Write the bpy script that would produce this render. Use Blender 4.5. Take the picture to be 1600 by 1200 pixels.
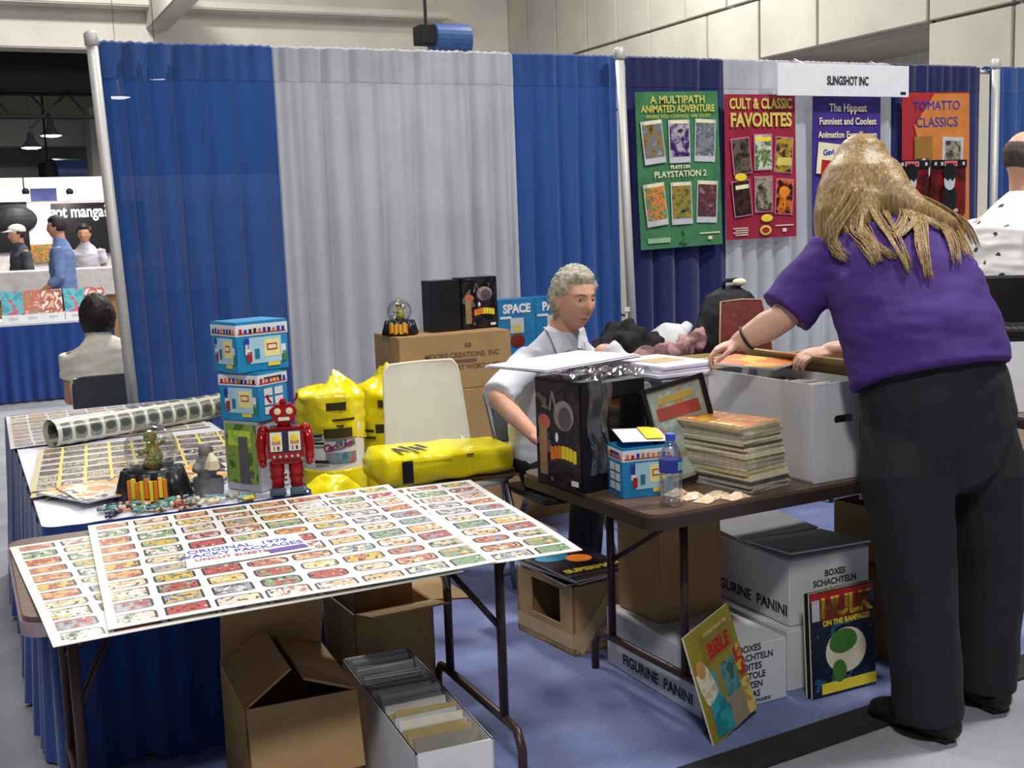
import bpy, bmesh, math, random
from mathutils import Vector as V, Matrix as MX, Euler, noise
random.seed(7)
for o in list(bpy.data.objects): bpy.data.objects.remove(o)
S = bpy.context.scene; C = S.collection
PI = math.pi
# ---------------- camera
FPX, PIT, ROL, YAW, HC = 1854.0, 0.1373, -0.0359, 0.4348, 1.571
fw = V((math.sin(YAW)*math.cos(PIT), math.cos(YAW)*math.cos(PIT), -math.sin(PIT)))
r0 = V((math.cos(YAW), -math.sin(YAW), 0)); u0 = r0.cross(fw)
rr = math.cos(ROL)*r0 + math.sin(ROL)*u0; uu = -math.sin(ROL)*r0 + math.cos(ROL)*u0
cd = bpy.data.cameras.new('camera'); cam = bpy.data.objects.new('camera', cd); C.objects.link(cam)
cd.sensor_width = 36; cd.lens = FPX/1600*36; cd.clip_end = 200; cd.clip_start = .05
cam.matrix_world = MX(((rr.x, uu.x, -fw.x, 0), (rr.y, uu.y, -fw.y, 0), (rr.z, uu.z, -fw.z, HC), (0, 0, 0, 1)))
S.camera = cam
def ray(px, py): return fw + rr*((px-800)/FPX) - uu*((py-600)/FPX)
def aty(px, py, y): d = ray(px, py); return V((0, 0, HC)) + d*(y/d.y)
# ---------------- world, lights, exposure
S.view_settings.view_transform = 'Standard'; S.view_settings.look = 'None'
S.view_settings.gamma = 1; S.view_settings.use_curve_mapping = False
S.view_settings.exposure = -0.15
w = bpy.data.worlds.new('hall_air'); S.world = w; w.use_nodes = True
w.node_tree.nodes['Background'].inputs[0].default_value = (.80, .86, 1.0, 1)
w.node_tree.nodes['Background'].inputs[1].default_value = .20
NL = 0
def area(loc, size, power, col=(1, .96, .92), tgt=None, name='hall_ceiling_lamp_offscreen'):
    global NL; NL += 1
    if name.endswith('_offscreen'): name = name.replace('_offscreen', '_%d_offscreen' % NL)
    l = bpy.data.lights.new(name, 'AREA'); l.shape = 'DISK'; l.size = size; l.energy = power; l.color = col
    o = bpy.data.objects.new(name, l); C.objects.link(o); o.location = loc
    if tgt: o.rotation_euler = (V(tgt)-V(loc)).to_track_quat('-Z', 'Y').to_euler()
    return o
# the hall's own ceiling lamps above and behind the frame, all at ceiling height and shining straight down
area((5.2, 2.2, 6.9), 1.0, 520)
area((-1.2, -2.4, 6.9), 1.0, 520)
area((3.0, 9.5, 6.9), 1.0, 520)
area((0.6, 5.0, 6.9), 1.0, 160)
area((8.0, 13, 6.9), 1.0, 400)
area((2.0, 16, 6.9), 1.0, 520)
# ---------------- helpers: colour and materials
def lin(c):
    return tuple((v/255/12.92 if v/255 <= .04045 else ((v/255+.055)/1.055)**2.4) for v in c) + (1,)
class NB:
    def __init__(s, name):
        s.m = bpy.data.materials.new(name); s.m.use_nodes = True; s.t = s.m.node_tree; s.n = s.t.nodes
        s.b = s.n['Principled BSDF']
    def node(s, typ, **k):
        n = s.n.new(typ)
        for a, b in k.items(): setattr(n, a, b)
        return n
    def link(s, a, b): s.t.links.new(a, b)
    def put(s, sock, v):
        if isinstance(v, bpy.types.NodeSocket): s.link(v, sock)
        else: sock.default_value = v
    def math(s, op, a, b=0.0, c=0.0, clamp=False):
        n = s.node('ShaderNodeMath', operation=op, use_clamp=clamp)
        s.put(n.inputs[0], a); s.put(n.inputs[1], b)
        if op in ('MULTIPLY_ADD', 'COMPARE', 'SMOOTH_MIN'): s.put(n.inputs[2], c)
        return n.outputs[0]
    def mix(s, fac, a, b):
        n = s.node('ShaderNodeMix', data_type='RGBA'); s.put(n.inputs[0], fac); s.put(n.inputs[6], a); s.put(n.inputs[7], b)
        return n.outputs[2]
    def co(s, which='Object'): return s.node('ShaderNodeTexCoord').outputs[which]
    def noise(s, vec, scale, detail=3, dim='3D'):
        n = s.node('ShaderNodeTexNoise'); n.inputs['Scale'].default_value = scale; n.inputs['Detail'].default_value = detail
        s.link(vec, n.inputs['Vector']); return n
    def ramp(s, fac, stops, interp='LINEAR'):
        n = s.node('ShaderNodeValToRGB'); s.link(fac, n.inputs[0]); e = n.color_ramp.elements; n.color_ramp.interpolation = interp
        while len(e) < len(stops): e.new(.5)
        for el, (p, c) in zip(e, stops): el.position = p; el.color = c
        return n.outputs[0]
    def out(s, col, rough=.6, metal=0, spec=.4):
        s.put(s.b.inputs['Base Color'], col); s.put(s.b.inputs['Roughness'], rough); s.b.inputs['Metallic'].default_value = metal
        s.b.inputs['Specular IOR Level'].default_value = spec
        return s.m
    def bump(s, h, strength=.3, dist=.002):
        n = s.node('ShaderNodeBump'); n.inputs['Strength'].default_value = strength; n.inputs['Distance'].default_value = dist
        s.link(h, n.inputs['Height']); s.link(n.outputs[0], s.b.inputs['Normal'])
MC = {}
def mat(name, rgb, rough=.6, metal=0, var=.12, scale=12, bump=0, bscale=120, spec=.4, bdist=.002):
    if name in MC: return MC[name]
    s = NB(name); co = s.co(); n = s.noise(co, scale, 4)
    c = lin(rgb); lo = tuple(v*(1-var) for v in c[:3])+(1,); hi = tuple(min(1, v*(1+var)) for v in c[:3])+(1,)
    m = s.out(s.ramp(n.outputs[0], [(.3, lo), (.7, hi)]), rough, metal, spec)
    if bump: s.bump(s.noise(co, bscale, 3).outputs[0], bump, bdist)
    MC[name] = m; return m
def art(name, cols, scale=14, seed=0, rough=.35, sharp=True):
    if name in MC: return MC[name]
    s = NB(name); mp = s.node('ShaderNodeMapping'); s.link(s.co(), mp.inputs[0]); mp.inputs['Location'].default_value = (seed*3.1, seed*1.7, seed*.9)
    n = s.noise(mp.outputs[0], scale, 4); n.inputs['Distortion'].default_value = .35
    k = len(cols); st = [(.28+.44*i/max(1, k-1), lin(c)) for i, c in enumerate(cols)]
    MC[name] = s.out(s.ramp(n.outputs[0], st, 'CONSTANT' if sharp else 'LINEAR'), rough)
    return MC[name]
def emit(name, rgb, strength):
    if name in MC: return MC[name]
    s = NB(name); s.b.inputs['Emission Color'].default_value = lin(rgb); s.b.inputs['Emission Strength'].default_value = strength
    MC[name] = s.out(lin(rgb)); return MC[name]
def glass(name, tint=(1, 1, 1, 1), rough=.03, mixf=.82):
    if name in MC: return MC[name]
    s = NB(name); tr = s.node('ShaderNodeBsdfTransparent'); tr.inputs[0].default_value = tint
    gl = s.node('ShaderNodeBsdfGlossy'); gl.inputs['Roughness'].default_value = rough
    fr = s.node('ShaderNodeLayerWeight'); fr.inputs[0].default_value = .35
    fac = s.math('MULTIPLY_ADD', fr.outputs['Facing'], .75, 1-mixf-.1, clamp=True)
    mx = s.node('ShaderNodeMixShader'); s.link(fac, mx.inputs[0]); s.link(tr.outputs[0], mx.inputs[1]); s.link(gl.outputs[0], mx.inputs[2])
    s.link(mx.outputs[0], s.n['Material Output'].inputs[0]); MC[name] = s.m; return s.m
# ---------------- helpers: meshes and objects
def tag(o, label, cat, group=None):
    o['label'] = label; o['category'] = cat
    if group: o['group'] = group
    return o
def thing(name, label, cat, loc=(0, 0, 0), rz=0, group=None):
    o = bpy.data.objects.new(name, None); C.objects.link(o); o.empty_display_size = .1
    o.location = loc; o.rotation_euler = (0, 0, rz); return tag(o, label, cat, group)
def link(name, me, parent=None, loc=None, rot=None):
    o = bpy.data.objects.new(name, me); C.objects.link(o)
    if parent is not None: o.parent = parent
    if loc is not None: o.location = loc
    if rot is not None: o.rotation_euler = rot
    return o
class MB:
    def __init__(s): s.v = []; s.f = []; s.mi = []; s.uv = {}; s.mats = []; s.M = MX()
    def at(s, loc=(0, 0, 0), rot=(0, 0, 0)): s.M = MX.Translation(V(loc)) @ Euler(rot).to_matrix().to_4x4(); return s
    def slot(s, m):
        if m not in s.mats: s.mats.append(m)
        return s.mats.index(m)
    def add(s, vs, fs, m=None, uvs=None):
        b = len(s.v); s.v += [s.M @ V(p) for p in vs]; k = s.slot(m) if m else 0
        for i, f in enumerate(fs):
            if uvs: s.uv[len(s.f)] = [uvs[j] for j in f]
            s.f.append([b+j for j in f]); s.mi.append(k)
        return s
    def box(s, c, d, m=None, rot=None):
        hx, hy, hz = d[0]/2, d[1]/2, d[2]/2
        vs = [V((x*hx, y*hy, z*hz)) for z in (-1, 1) for y in (-1, 1) for x in (-1, 1)]
        if rot is not None: R = Euler(rot).to_matrix(); vs = [R @ p for p in vs]
        vs = [p+V(c) for p in vs]
        return s.add(vs, [(0, 2, 3, 1), (4, 5, 7, 6), (0, 1, 5, 4), (2, 6, 7, 3), (0, 4, 6, 2), (1, 3, 7, 5)], m)
    def prism(s, pts, z0, z1, m=None):
        n = len(pts); vs = [(x, y, z0) for x, y in pts]+[(x, y, z1) for x, y in pts]
        fs = [tuple(reversed(range(n))), tuple(range(n, 2*n))]+[(i, (i+1) % n, n+(i+1) % n, n+i) for i in range(n)]
        return s.add(vs, fs, m)
    def tube(s, pts, r, m=None, n=10, side=None, caps=True):
        pts = [V(p) for p in pts]; k = len(pts); rs = r if isinstance(r, (list, tuple)) else [r]*k
        rings = []; prev = None
        for i, p in enumerate(pts):
            t = (pts[min(k-1, i+1)]-pts[max(0, i-1)]).normalized()
            ref = V(side) if side is not None else (prev if prev is not None else (V((0, 0, 1)) if abs(t.z) < .9 else V((1, 0, 0))))
            a = ref-t*ref.dot(t)
            if a.length < 1e-4: a = V((0, 1, 0))-t*t.y
            a.normalize(); b = t.cross(a); prev = a
            ra, rb = rs[i] if isinstance(rs[i], (list, tuple)) else (rs[i], rs[i])
            rings.append([p+a*(ra*math.cos(2*PI*j/n))+b*(rb*math.sin(2*PI*j/n)) for j in range(n)])
        vs = [q for R in rings for q in R]
        fs = [(i*n+j, i*n+(j+1) % n, (i+1)*n+(j+1) % n, (i+1)*n+j) for i in range(k-1) for j in range(n)]
        if caps: fs += [tuple(reversed(range(n))), tuple((k-1)*n+j for j in range(n))]
        return s.add(vs, fs, m)
    def lathe(s, prof, m=None, n=24, c=(0, 0, 0)):
        vs = [(c[0]+r*math.cos(2*PI*j/n), c[1]+r*math.sin(2*PI*j/n), c[2]+z) for r, z in prof for j in range(n)]; k = len(prof)
        fs = [(i*n+j, i*n+(j+1) % n, (i+1)*n+(j+1) % n, (i+1)*n+j) for i in range(k-1) for j in range(n)]
        if prof[0][0] > 1e-5: fs.append(tuple(reversed(range(n))))
        if prof[-1][0] > 1e-5: fs.append(tuple((k-1)*n+j for j in range(n)))
        return s.add(vs, fs, m)
    def ball(s, c, r, m=None, n=16, k=10):
        rx, ry, rz = r if isinstance(r, (list, tuple)) else (r, r, r)
        vs = [(c[0]+rx*math.sin(PI*i/k)*math.cos(2*PI*j/n), c[1]+ry*math.sin(PI*i/k)*math.sin(2*PI*j/n), c[2]-rz*math.cos(PI*i/k)) for i in range(k+1) for j in range(n)]
        fs = [(i*n+j, i*n+(j+1) % n, (i+1)*n+(j+1) % n, (i+1)*n+j) for i in range(k) for j in range(n)]
        return s.add(vs, fs, m)
    def grid(s, fn, nu, nv, m=None):
        vs = [fn(i/nu, j/nv) for j in range(nv+1) for i in range(nu+1)]; uvs = [(i/nu, j/nv) for j in range(nv+1) for i in range(nu+1)]
        fs = [(j*(nu+1)+i, j*(nu+1)+i+1, (j+1)*(nu+1)+i+1, (j+1)*(nu+1)+i) for j in range(nv) for i in range(nu)]
        return s.add(vs, fs, m, uvs)
    def mesh(s, name, m=None, smooth=False, bevel=0, merge=True):
        me = bpy.data.meshes.new(name); me.from_pydata([tuple(p) for p in s.v], [], s.f)
        for x in (s.mats or [m]): me.materials.append(x)
        me.polygons.foreach_set('material_index', s.mi)
        if s.uv:
            ul = me.uv_layers.new(name='uv')
            for i, p in enumerate(me.polygons):
                if i in s.uv:
                    for li, u in zip(p.loop_indices, s.uv[i]): ul.data[li].uv = u
        bm = bmesh.new(); bm.from_mesh(me)
        if merge: bmesh.ops.remove_doubles(bm, verts=bm.verts, dist=1e-5)
        if bevel: bmesh.ops.bevel(bm, geom=list(bm.edges), offset=bevel, segments=2, affect='EDGES', clamp_overlap=True)
        bmesh.ops.recalc_face_normals(bm, faces=bm.faces); bm.to_mesh(me); bm.free()
        if smooth: me.polygons.foreach_set('use_smooth', [True]*len(me.polygons))
        me.update(); return me
    def build(s, name, m=None, parent=None, loc=None, rot=None, smooth=False, bevel=0):
        return link(name, s.mesh(name, m, smooth, bevel), parent, loc, rot)
def struct(name, mb, m, **k): o = mb.build(name, m, **k); o['kind'] = 'structure'; return o
def text(name, body, size, m, parent, loc, rot, align='CENTER', bold=0.0, sx=1.0, ext=.0004, space=1.0):
    if '\n' in body:
        ls = body.split('\n'); R = Euler(rot).to_matrix()
        for i, b in enumerate(ls): text(name, b, size, m, parent, V(loc)+R @ V((0, size*1.02*((len(ls)-1)/2-i), 0)), rot, align, bold, sx, ext, space)
        return
    cu = bpy.data.curves.new('t', 'FONT'); cu.body = body; cu.size = size; cu.align_x = align; cu.align_y = 'CENTER'
    cu.extrude = ext; cu.offset = bold; cu.resolution_u = 3; cu.space_character = space
    to = bpy.data.objects.new('t', cu); me = bpy.data.meshes.new_from_object(to)
    bpy.data.objects.remove(to); bpy.data.curves.remove(cu)
    me.materials.clear(); me.materials.append(m); me.name = name
    o = link(name, me, parent, loc, rot); o.scale = (sx, 1, 1); return o
WS = bpy.data.scenes.new('work')      # scratch scene for shaping meshes, removed at the end
def sm_remesh(mb, voxel, smooth_it=3, wr=0.0, wscale=9, wseed=0):
    """union of the closed shapes in mb as one continuous surface"""
    me = mb.mesh('tmp'); me.materials.clear(); o = bpy.data.objects.new('tmp', me); WS.collection.objects.link(o)
    r = o.modifiers.new('r', 'REMESH'); r.mode = 'VOXEL'; r.voxel_size = voxel; r.use_smooth_shade = True
    if smooth_it: q = o.modifiers.new('s', 'SMOOTH'); q.iterations = smooth_it; q.factor = .5
    with bpy.context.temp_override(scene=WS, view_layer=WS.view_layers[0]): dg = bpy.context.evaluated_depsgraph_get(); dg.update()
    out = bpy.data.meshes.new_from_object(o.evaluated_get(dg)); bpy.data.objects.remove(o); bpy.data.meshes.remove(me); out.materials.clear()
    if wr:
        nn = [v.normal.copy() for v in out.vertices]
        for v, nr in zip(out.vertices, nn):
            c = v.co*wscale if not isinstance(wscale, tuple) else V((v.co.x*wscale[0], v.co.y*wscale[1], v.co.z*wscale[2]))
            n = noise.noise(c+V((wseed, 0, 0)))+.5*noise.noise(c*2.3+V((0, wseed, 3)))
            v.co += nr*(wr*n)
    out.polygons.foreach_set('use_smooth', [True]*len(out.polygons)); return out
# text orientation helpers: face toward -Y, toward -X, toward +Z
F_NY = (PI/2, 0, 0); F_NX = (PI/2, 0, -PI/2); F_UP = (0, 0, 0)
white = mat('white_card', (226, 228, 232), .55, var=.04); black = mat('black_card', (22, 20, 26), .4, var=.2)
inkm = mat('black_ink', (38, 36, 44), .6, var=.1); kraft = mat('kraft_cardboard', (170, 138, 94), .8, var=.10, scale=6, bump=.1, bscale=90)
kraft_d = mat('worn_cardboard', (140, 112, 78), .85, var=.2, scale=8, bump=.2, bscale=60)
chrome = mat('chrome', (200, 200, 205), .18, 1, var=.05)
# ================= SETTING =================
s = NB('grey_carpet'); co = s.co(); a = s.noise(co, 2.2, 5).outputs[0]; b = s.noise(co, 260, 2).outputs[0]
f = s.math('MULTIPLY_ADD', b, .55, s.math('MULTIPLY', a, .45))
m_floor = s.out(s.ramp(f, [(.3, lin((112, 116, 124))), (.7, lin((170, 172, 180)))]), .95); s.bump(b, .5, .004)
s = NB('blue_carpet'); co = s.co(); a = s.noise(co, 5, 5).outputs[0]; b = s.noise(co, 240, 2).outputs[0]
f = s.math('MULTIPLY_ADD', b, .6, s.math('MULTIPLY', a, .4))
m_carp = s.out(s.ramp(f, [(.32, lin((84, 96, 142))), (.7, lin((136, 148, 194)))]), .95); s.bump(b, .6, .004)
struct('floor', MB().box((4, 14, -.1), (44, 56, .2)), m_floor)
CA = .09
cf = lambda x: 2.74+CA*(x-2.0)          # front line of the booth carpet
struct('floor_booth_carpet', MB().prism([(.3, cf(.3)), (7.2, cf(7.2)), (7.2, 6.6), (.3, 6.6)], 0, .008), m_carp)
struct('trim_1', MB().prism([(.2, cf(.2)-.13), (7.2, cf(7.2)-.13), (7.2, cf(7.2)+.002), (.2, cf(.2)+.002)], 0, .010), mat('black_tape', (40, 38, 42), .8))
# concrete wall on the right, panel by panel, with a loading doorway
conc = mat('concrete', (188, 184, 172), .9, var=.10, scale=1.3, bump=.15, bscale=30)
joint = mat('concrete_joint', (176, 172, 161), .95)
WX = 9.5
wr_ = struct('wall_right', MB().box((WX+.25, 17.5, 6.0), (.3, 27, 3.6)).box((WX+.25, 21.9, 2.1), (.3, 18.2, 4.2)).box((WX+.25, 6.9, 2.1), (.3, 5.8, 4.2)).box((WX+.25, 11.3, 3.83), (.3, 3.1, .72)), joint)
def panel(y0, y1, z0, z1):
    MB().box((WX+.06, (y0+y1)/2, (z0+z1)/2), (.12, y1-y0-.035, z1-z0-.035)).build('panel', conc, wr_, bevel=.008)
ys = [4.2, 5.5, 6.9, 8.0, 9.29, 10.4, 11.53, 12.45, 13.35, 14.33, 15.27, 16.2, 17.15, 18.2, 19.3, 20.7, 22.6, 24.5, 26.4, 28.4, 30.6]
for i in range(len(ys)-1):
    panel(ys[i], ys[i+1], 4.22, 5.6); panel(ys[i], ys[i+1], 5.6, 7.4)
lo = [4.2, 5.6, 7.1, 8.64, 9.76]
for i in range(len(lo)-1): panel(lo[i], lo[i+1], 3.47, 4.22); panel(lo[i], lo[i+1], .02, 3.47)
panel(9.76, 11.53, 3.47, 4.22); panel(11.53, 12.65, 3.47, 4.22)
lo = [12.65, 13.8, 15.27, 17.15, 19.3, 22, 25, 28, 30.6]
for i in range(len(lo)-1): panel(lo[i], lo[i+1], 3.2, 4.22); panel(lo[i], lo[i+1], .02, 3.2)
# the doorway's bright inside
inn = mat('pale_plaster', (226, 224, 216), .9)
struct('wall_passage', MB().box((11.6, 11.2, 1.9), (.2, 6.0, 3.9)).box((10.7, 14.1, 1.9), (1.7, .2, 3.9)), inn)
struct('ceiling_passage', MB().box((10.75, 11.2, 3.56), (1.9, 6, .1)), conc)
# far wall, ceiling and beams
beam = mat('painted_beam', (206, 202, 192), .85, var=.06, scale=1.5)
struct('ceiling', MB().box((2, 15, 7.5), (34, 52, .2)), mat('ceiling_paint', (160, 158, 152), .9))
struct('wall_back', MB().box((0, 34, 3.6), (28, .3, 7.6)), mat('far_wall', (172, 168, 158), .9, scale=1))
def bx(name, c, d, m=beam): return struct(name, MB().box(c, d), m, bevel=.02)
bx('beam_cross', (-1, 20.3, 5.2), (21, .5, 1.5)); bx('beam_flange', (0, 19.85, 5.12), (16.4, .45, .12))
bx('beam_cross', (-1, 27, 4.95), (21, .5, .8)); bx('beam_cross', (-2, 30, 3.95), (19, .6, .6)); bx('beam_cross', (-2, 32, 3.1), (17, .5, .35))
bx('beam_long', (3.3, 17.0, 5.15), (.35, 6.2, .75)); bx('column', (3.6, 29, 2.2), (1.1, 1.1, 4.4))
black_p = mat('black_paint', (20, 19, 22), .7)
t = thing('lighting_truss', 'black lighting truss hung below the ceiling beam', 'truss', (1.0, 21.4, 3.95))
MB().box((0, 0, .32), (5.4, .6, .62)).build('truss_skirt', black_p, t)
for z in (-.05, -.42): MB().tube([(-2.7, 0, z), (2.7, 0, z)], .03).build('chord', black_p, t)
for k in range(9): MB().tube([(-2.6+.6*k, 0, -.05), (-2.3+.6*k, 0, -.42)], .018).build('strut', black_p, t)
MB().tube([(1.0, 0, 0), (.35, -.3, -.62)], .02).build('strut', black_p, t)
def ceil_lamp(p, label, r=.2):
    t = thing('high_bay_lamp', label, 'lamp', p)
    MB().lathe([(.03, .32), (.06, .3), (.08, .16), (r, .02), (r, 0)]).build('housing', mat('lamp_metal', (150, 150, 155), .4, .6), t, smooth=True)
    MB().lathe([(.001, -.03), (r*.6, -.02), (r*.95, .0), (.001, .005)]).build('bulb_diffuser', emit('lamp_glow', (255, 252, 255), 70), t, smooth=True)
    MB().tube([(0, 0, .3), (0, 0, 7.4-p[2])], .004).build('rod', black_p, t)
ceil_lamp(aty(80, 212, 25), 'glowing round ceiling lamp beyond the black truss, the higher one')
ceil_lamp(aty(49, 231, 27), 'glowing round ceiling lamp beyond the black truss, the lower one')
ceil_lamp(aty(245, 121, 15.5), 'bright ceiling lamp seen through the sheer blue drape, the higher one', .17)
ceil_lamp(aty(186, 152, 18.5), 'bright ceiling lamp seen through the sheer blue drape, the lower one', .17)
# blue drum-shaped lamp housings
def drumlamp(p, L, r, label, rz=0):
    t = thing('spotlight_housing', label, 'spotlight', p, rz)
    MB().tube([(-L/2, 0, 0), (L/2, 0, 0)], r, n=24).build('drum', mat('blue_enamel', (52, 78, 128), .4), t, smooth=False)
    MB().box((-L/2-.1, 0, .05), (.2, r*1.2, r*1.1)).build('mount', black_p, t, bevel=.01)
    MB().tube([(-L/2-.08, 0, r*.6), (-L/2-.08, 0, 7.4-p[2])], .02).build('hanger', black_p, t)
p = aty(703, 64, 13); drumlamp(p, .42, .19, 'blue drum-shaped spotlight above the white drape', .0)
p = aty(105, 272, 24); drumlamp(p, .55, .28, 'blue drum-shaped spotlight far off beside the column', .3)
# ================= PIPE AND DRAPE =================
def cloth(name, rgb, transp=0.0, rough=.85, glow=.4):
    s = NB(name); co = s.co(); n = s.noise(co, 3, 4).outputs[0]; wv = s.noise(co, 420, 2).outputs[0]
    c = lin(rgb); hi = tuple(min(1, v*1.15) for v in c[:3])+(1,); lo_ = tuple(v*.85 for v in c[:3])+(1,)
    m = s.out(s.ramp(n, [(.3, lo_), (.7, hi)]), rough, 0, .25); s.bump(wv, .25, .001)
    s.b.inputs['Sheen Weight'].default_value = .3
    if glow:
        tr = s.node('ShaderNodeBsdfTransparent'); mx = s.node('ShaderNodeMixShader'); mx.inputs[0].default_value = transp
        tl = s.node('ShaderNodeBsdfTranslucent'); tl.inputs[0].default_value = c; m2 = s.node('ShaderNodeMixShader'); m2.inputs[0].default_value = glow
        s.link(s.b.outputs[0], m2.inputs[1]); s.link(tl.outputs[0], m2.inputs[2])
        s.link(m2.outputs[0], mx.inputs[1]); s.link(tr.outputs[0], mx.inputs[2]); s.link(mx.outputs[0], s.n['Material Output'].inputs[0])
    return m
m_blue = cloth('blue_drape_fabric', (36, 74, 138), .012); m_navy = cloth('navy_drape_fabric', (30, 36, 88), 0, glow=.1)
m_wht = cloth('white_drape_fabric', (172, 176, 184), 0, glow=.3); m_skirt = cloth('blue_skirt_fabric', (28, 62, 132), 0, glow=0)
DBL = {m_blue: cloth('blue_drape_double', (36, 74, 138), 0, glow=0), m_wht: cloth('white_drape_double', (172, 176, 184), 0, glow=0)}
YC = 6.25; ZT = 2.50
def drape(x0, x1, m, label, seed, y=YC, zt=ZT, lean=0.0, amp=1.0, group=None):
    x0 -= .003; x1 += .003; t = thing('drape', label, 'drape', (x0, y, 0), group=group); L = x1-x0; rnd = random.Random(seed)
    ph = [rnd.uniform(0, 6.3) for _ in range(6)]
    def off(x, z):
        q = 1-z/zt; g = .30+.70*min(1, q*2.2); s1 = math.sin(x*21+ph[0]+1.1*math.sin(x*5+ph[1])+.35*q)
        big = (1-2*abs(s1)**.55)*.040+math.sin(x*9.3+ph[2]+.5*q)*.022
        fine = math.sin(x*46+ph[3]+2*math.sin(x*6))*.010+math.sin(x*83+ph[4])*.005
        return amp*(big*g+fine*(1.1-.7*min(1, q*3)))*max(0, min(1, x/.045, (L-x)/.045))
    def fn(u, v):
        z = .03+(zt-.03)*v; x = u*L+(1-v)*lean*(1-u)
        return (x, off(u*L, z), z + (.003*math.sin(u*L*140+ph[5]) if v == 1 else 0))
    MB().grid(fn, int(L/.011), 26, m).build('fabric', m, t, smooth=True)
    def hem(u, v):
        z = zt-.17+.17*v; return (u*L, off(u*L, z)-.002, z)
    MB().grid(hem, int(L/.011), 3, DBL.get(m, m)).build('rod_pocket', m, t, smooth=True)
    n = int(L/.008)
    MB().grid(lambda u, v: (u*L, off(u*L, zt)*(1-v)+.085*v, zt+.016*math.sin(PI*v)+.003*math.sin(u*L*150+2*math.sin(u*L*13))), n, 5, m).build('gathered_top', m, t, smooth=True)
drape(.73, 1.60, m_blue, 'sheer blue drape hanging next to the end upright', 1, lean=.07)
drape(1.60, 2.98, m_wht, 'wide white drape behind the chair and stacked cartons', 2)
drape(2.98, 3.65, m_blue, 'blue drape behind the seated man, beside the middle upright', 3)
drape(3.72, 4.42, m_navy, 'dark navy drape behind the green poster', 4, amp=.75)
drape(4.42, 5.77, m_wht, 'white drape behind the crimson poster and the name board', 5, amp=.8)
drape(5.77, 6.56, m_navy, 'dark navy drape behind the orange poster', 6, amp=.75)
drape(6.66, 8.1, m_blue, 'blue drape beyond the thin grey upright at the far end', 7)
alu = mat('brushed_aluminium', (186, 186, 184), .5, .25, var=.05, scale=40)
def pole(x, y, h, label, tilt=0):
    t = thing('drape_upright', label, 'pole', (x, y, 0)); t.rotation_euler = (0, tilt, 0)
    MB().tube([(0, 0, .01), (0, 0, h)], .027, n=16).build('pipe', alu, t, smooth=True)
    MB().lathe([(.03, h-.06), (.034, h-.05), (.034, h), (.02, h+.012), (.001, h+.014)]).build('cap', alu, t, smooth=True)
    MB().prism([(-.2, -.13), (.2, -.13), (.2, .13), (-.2, .13)], 0, .012).build('base_plate', mat('steel_plate', (90, 90, 95), .5, .7), t)
pole(.785, YC-.09, 2.53, 'grey metal drape upright at the aisle corner', -.034); pole(3.69, YC-.11, 2.53, 'grey metal drape upright between the two booths', -.03); pole(6.61, YC-.1, 2.54, 'grey metal drape upright beyond the orange poster')
for x0, x1, lb in ((.70, 3.67, 'drape crossbar over the table booth'), (3.70, 6.6, 'drape crossbar over the poster booth'), (6.63, 8.2, 'drape crossbar beyond the far upright')):
    tag(MB().tube([(x0, YC+.07, ZT-.018), (x1, YC+.07, ZT-.018)], .014).build('crossbar', alu, smooth=True), 'grey metal '+lb, 'rail')
# drape round the corner, running back from the aisle upright
t = thing('drape', 'blue side drape running back from the aisle upright', 'drape', (.76, YC+.04, 0))
MB().grid(lambda u, v: (.05*(1-v)+.02*math.sin(u*40)+.01*math.sin(u*90), .02+.22*u, .03+2.44*v), 40, 10, m_blue).build('fabric', m_blue, t, smooth=True)
# ================= POSTERS =================
PY = 6.175
def poster(label, x0, x1, z0, z1, bg, y=PY, tilt=0, frame=None):
    t = thing('poster', label, 'poster', ((x0+x1)/2, y, (z0+z1)/2)); t.rotation_euler = (0, tilt, 0)
    W, H = x1-x0, z1-z0
    MB().grid(lambda u, v: ((u-.5)*W, .012*math.sin(u*5+1)*math.sin(v*4)*.4, (v-.5)*H), 8, 8, bg).grid(lambda u, v: ((u-.5)*W, .003+.012*math.sin(u*5+1)*math.sin(v*4)*.4, (v-.5)*H), 8, 8, bg).build('sheet', bg, t, smooth=True)
    return t, W, H
def tile(mb, x, z, w, h, m, y=-.008, rot=0): mb.box((x, y, z), (w, .002, h), m, (0, rot, 0))
gold = mat('gold_ink', (206, 196, 92), .5); cream = mat('cream_ink', (232, 226, 190), .5); pink = mat('pink_edge', (196, 120, 150), .5)
grey_l = mat('light_grey_ink', (196, 196, 202), .5); oran = mat('orange_ink', (232, 130, 40), .5); redi = mat('red_ink', (176, 30, 36), .5)
tealm = mat('teal_ink', (40, 120, 150), .5); yel = mat('yellow_ink', (240, 214, 60), .5); bluei = mat('blue_ink', (40, 60, 170), .5); greeni = mat('green_ink', (60, 130, 60), .5)
brown_i = mat('tan_ink', (176, 140, 90), .5)
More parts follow.
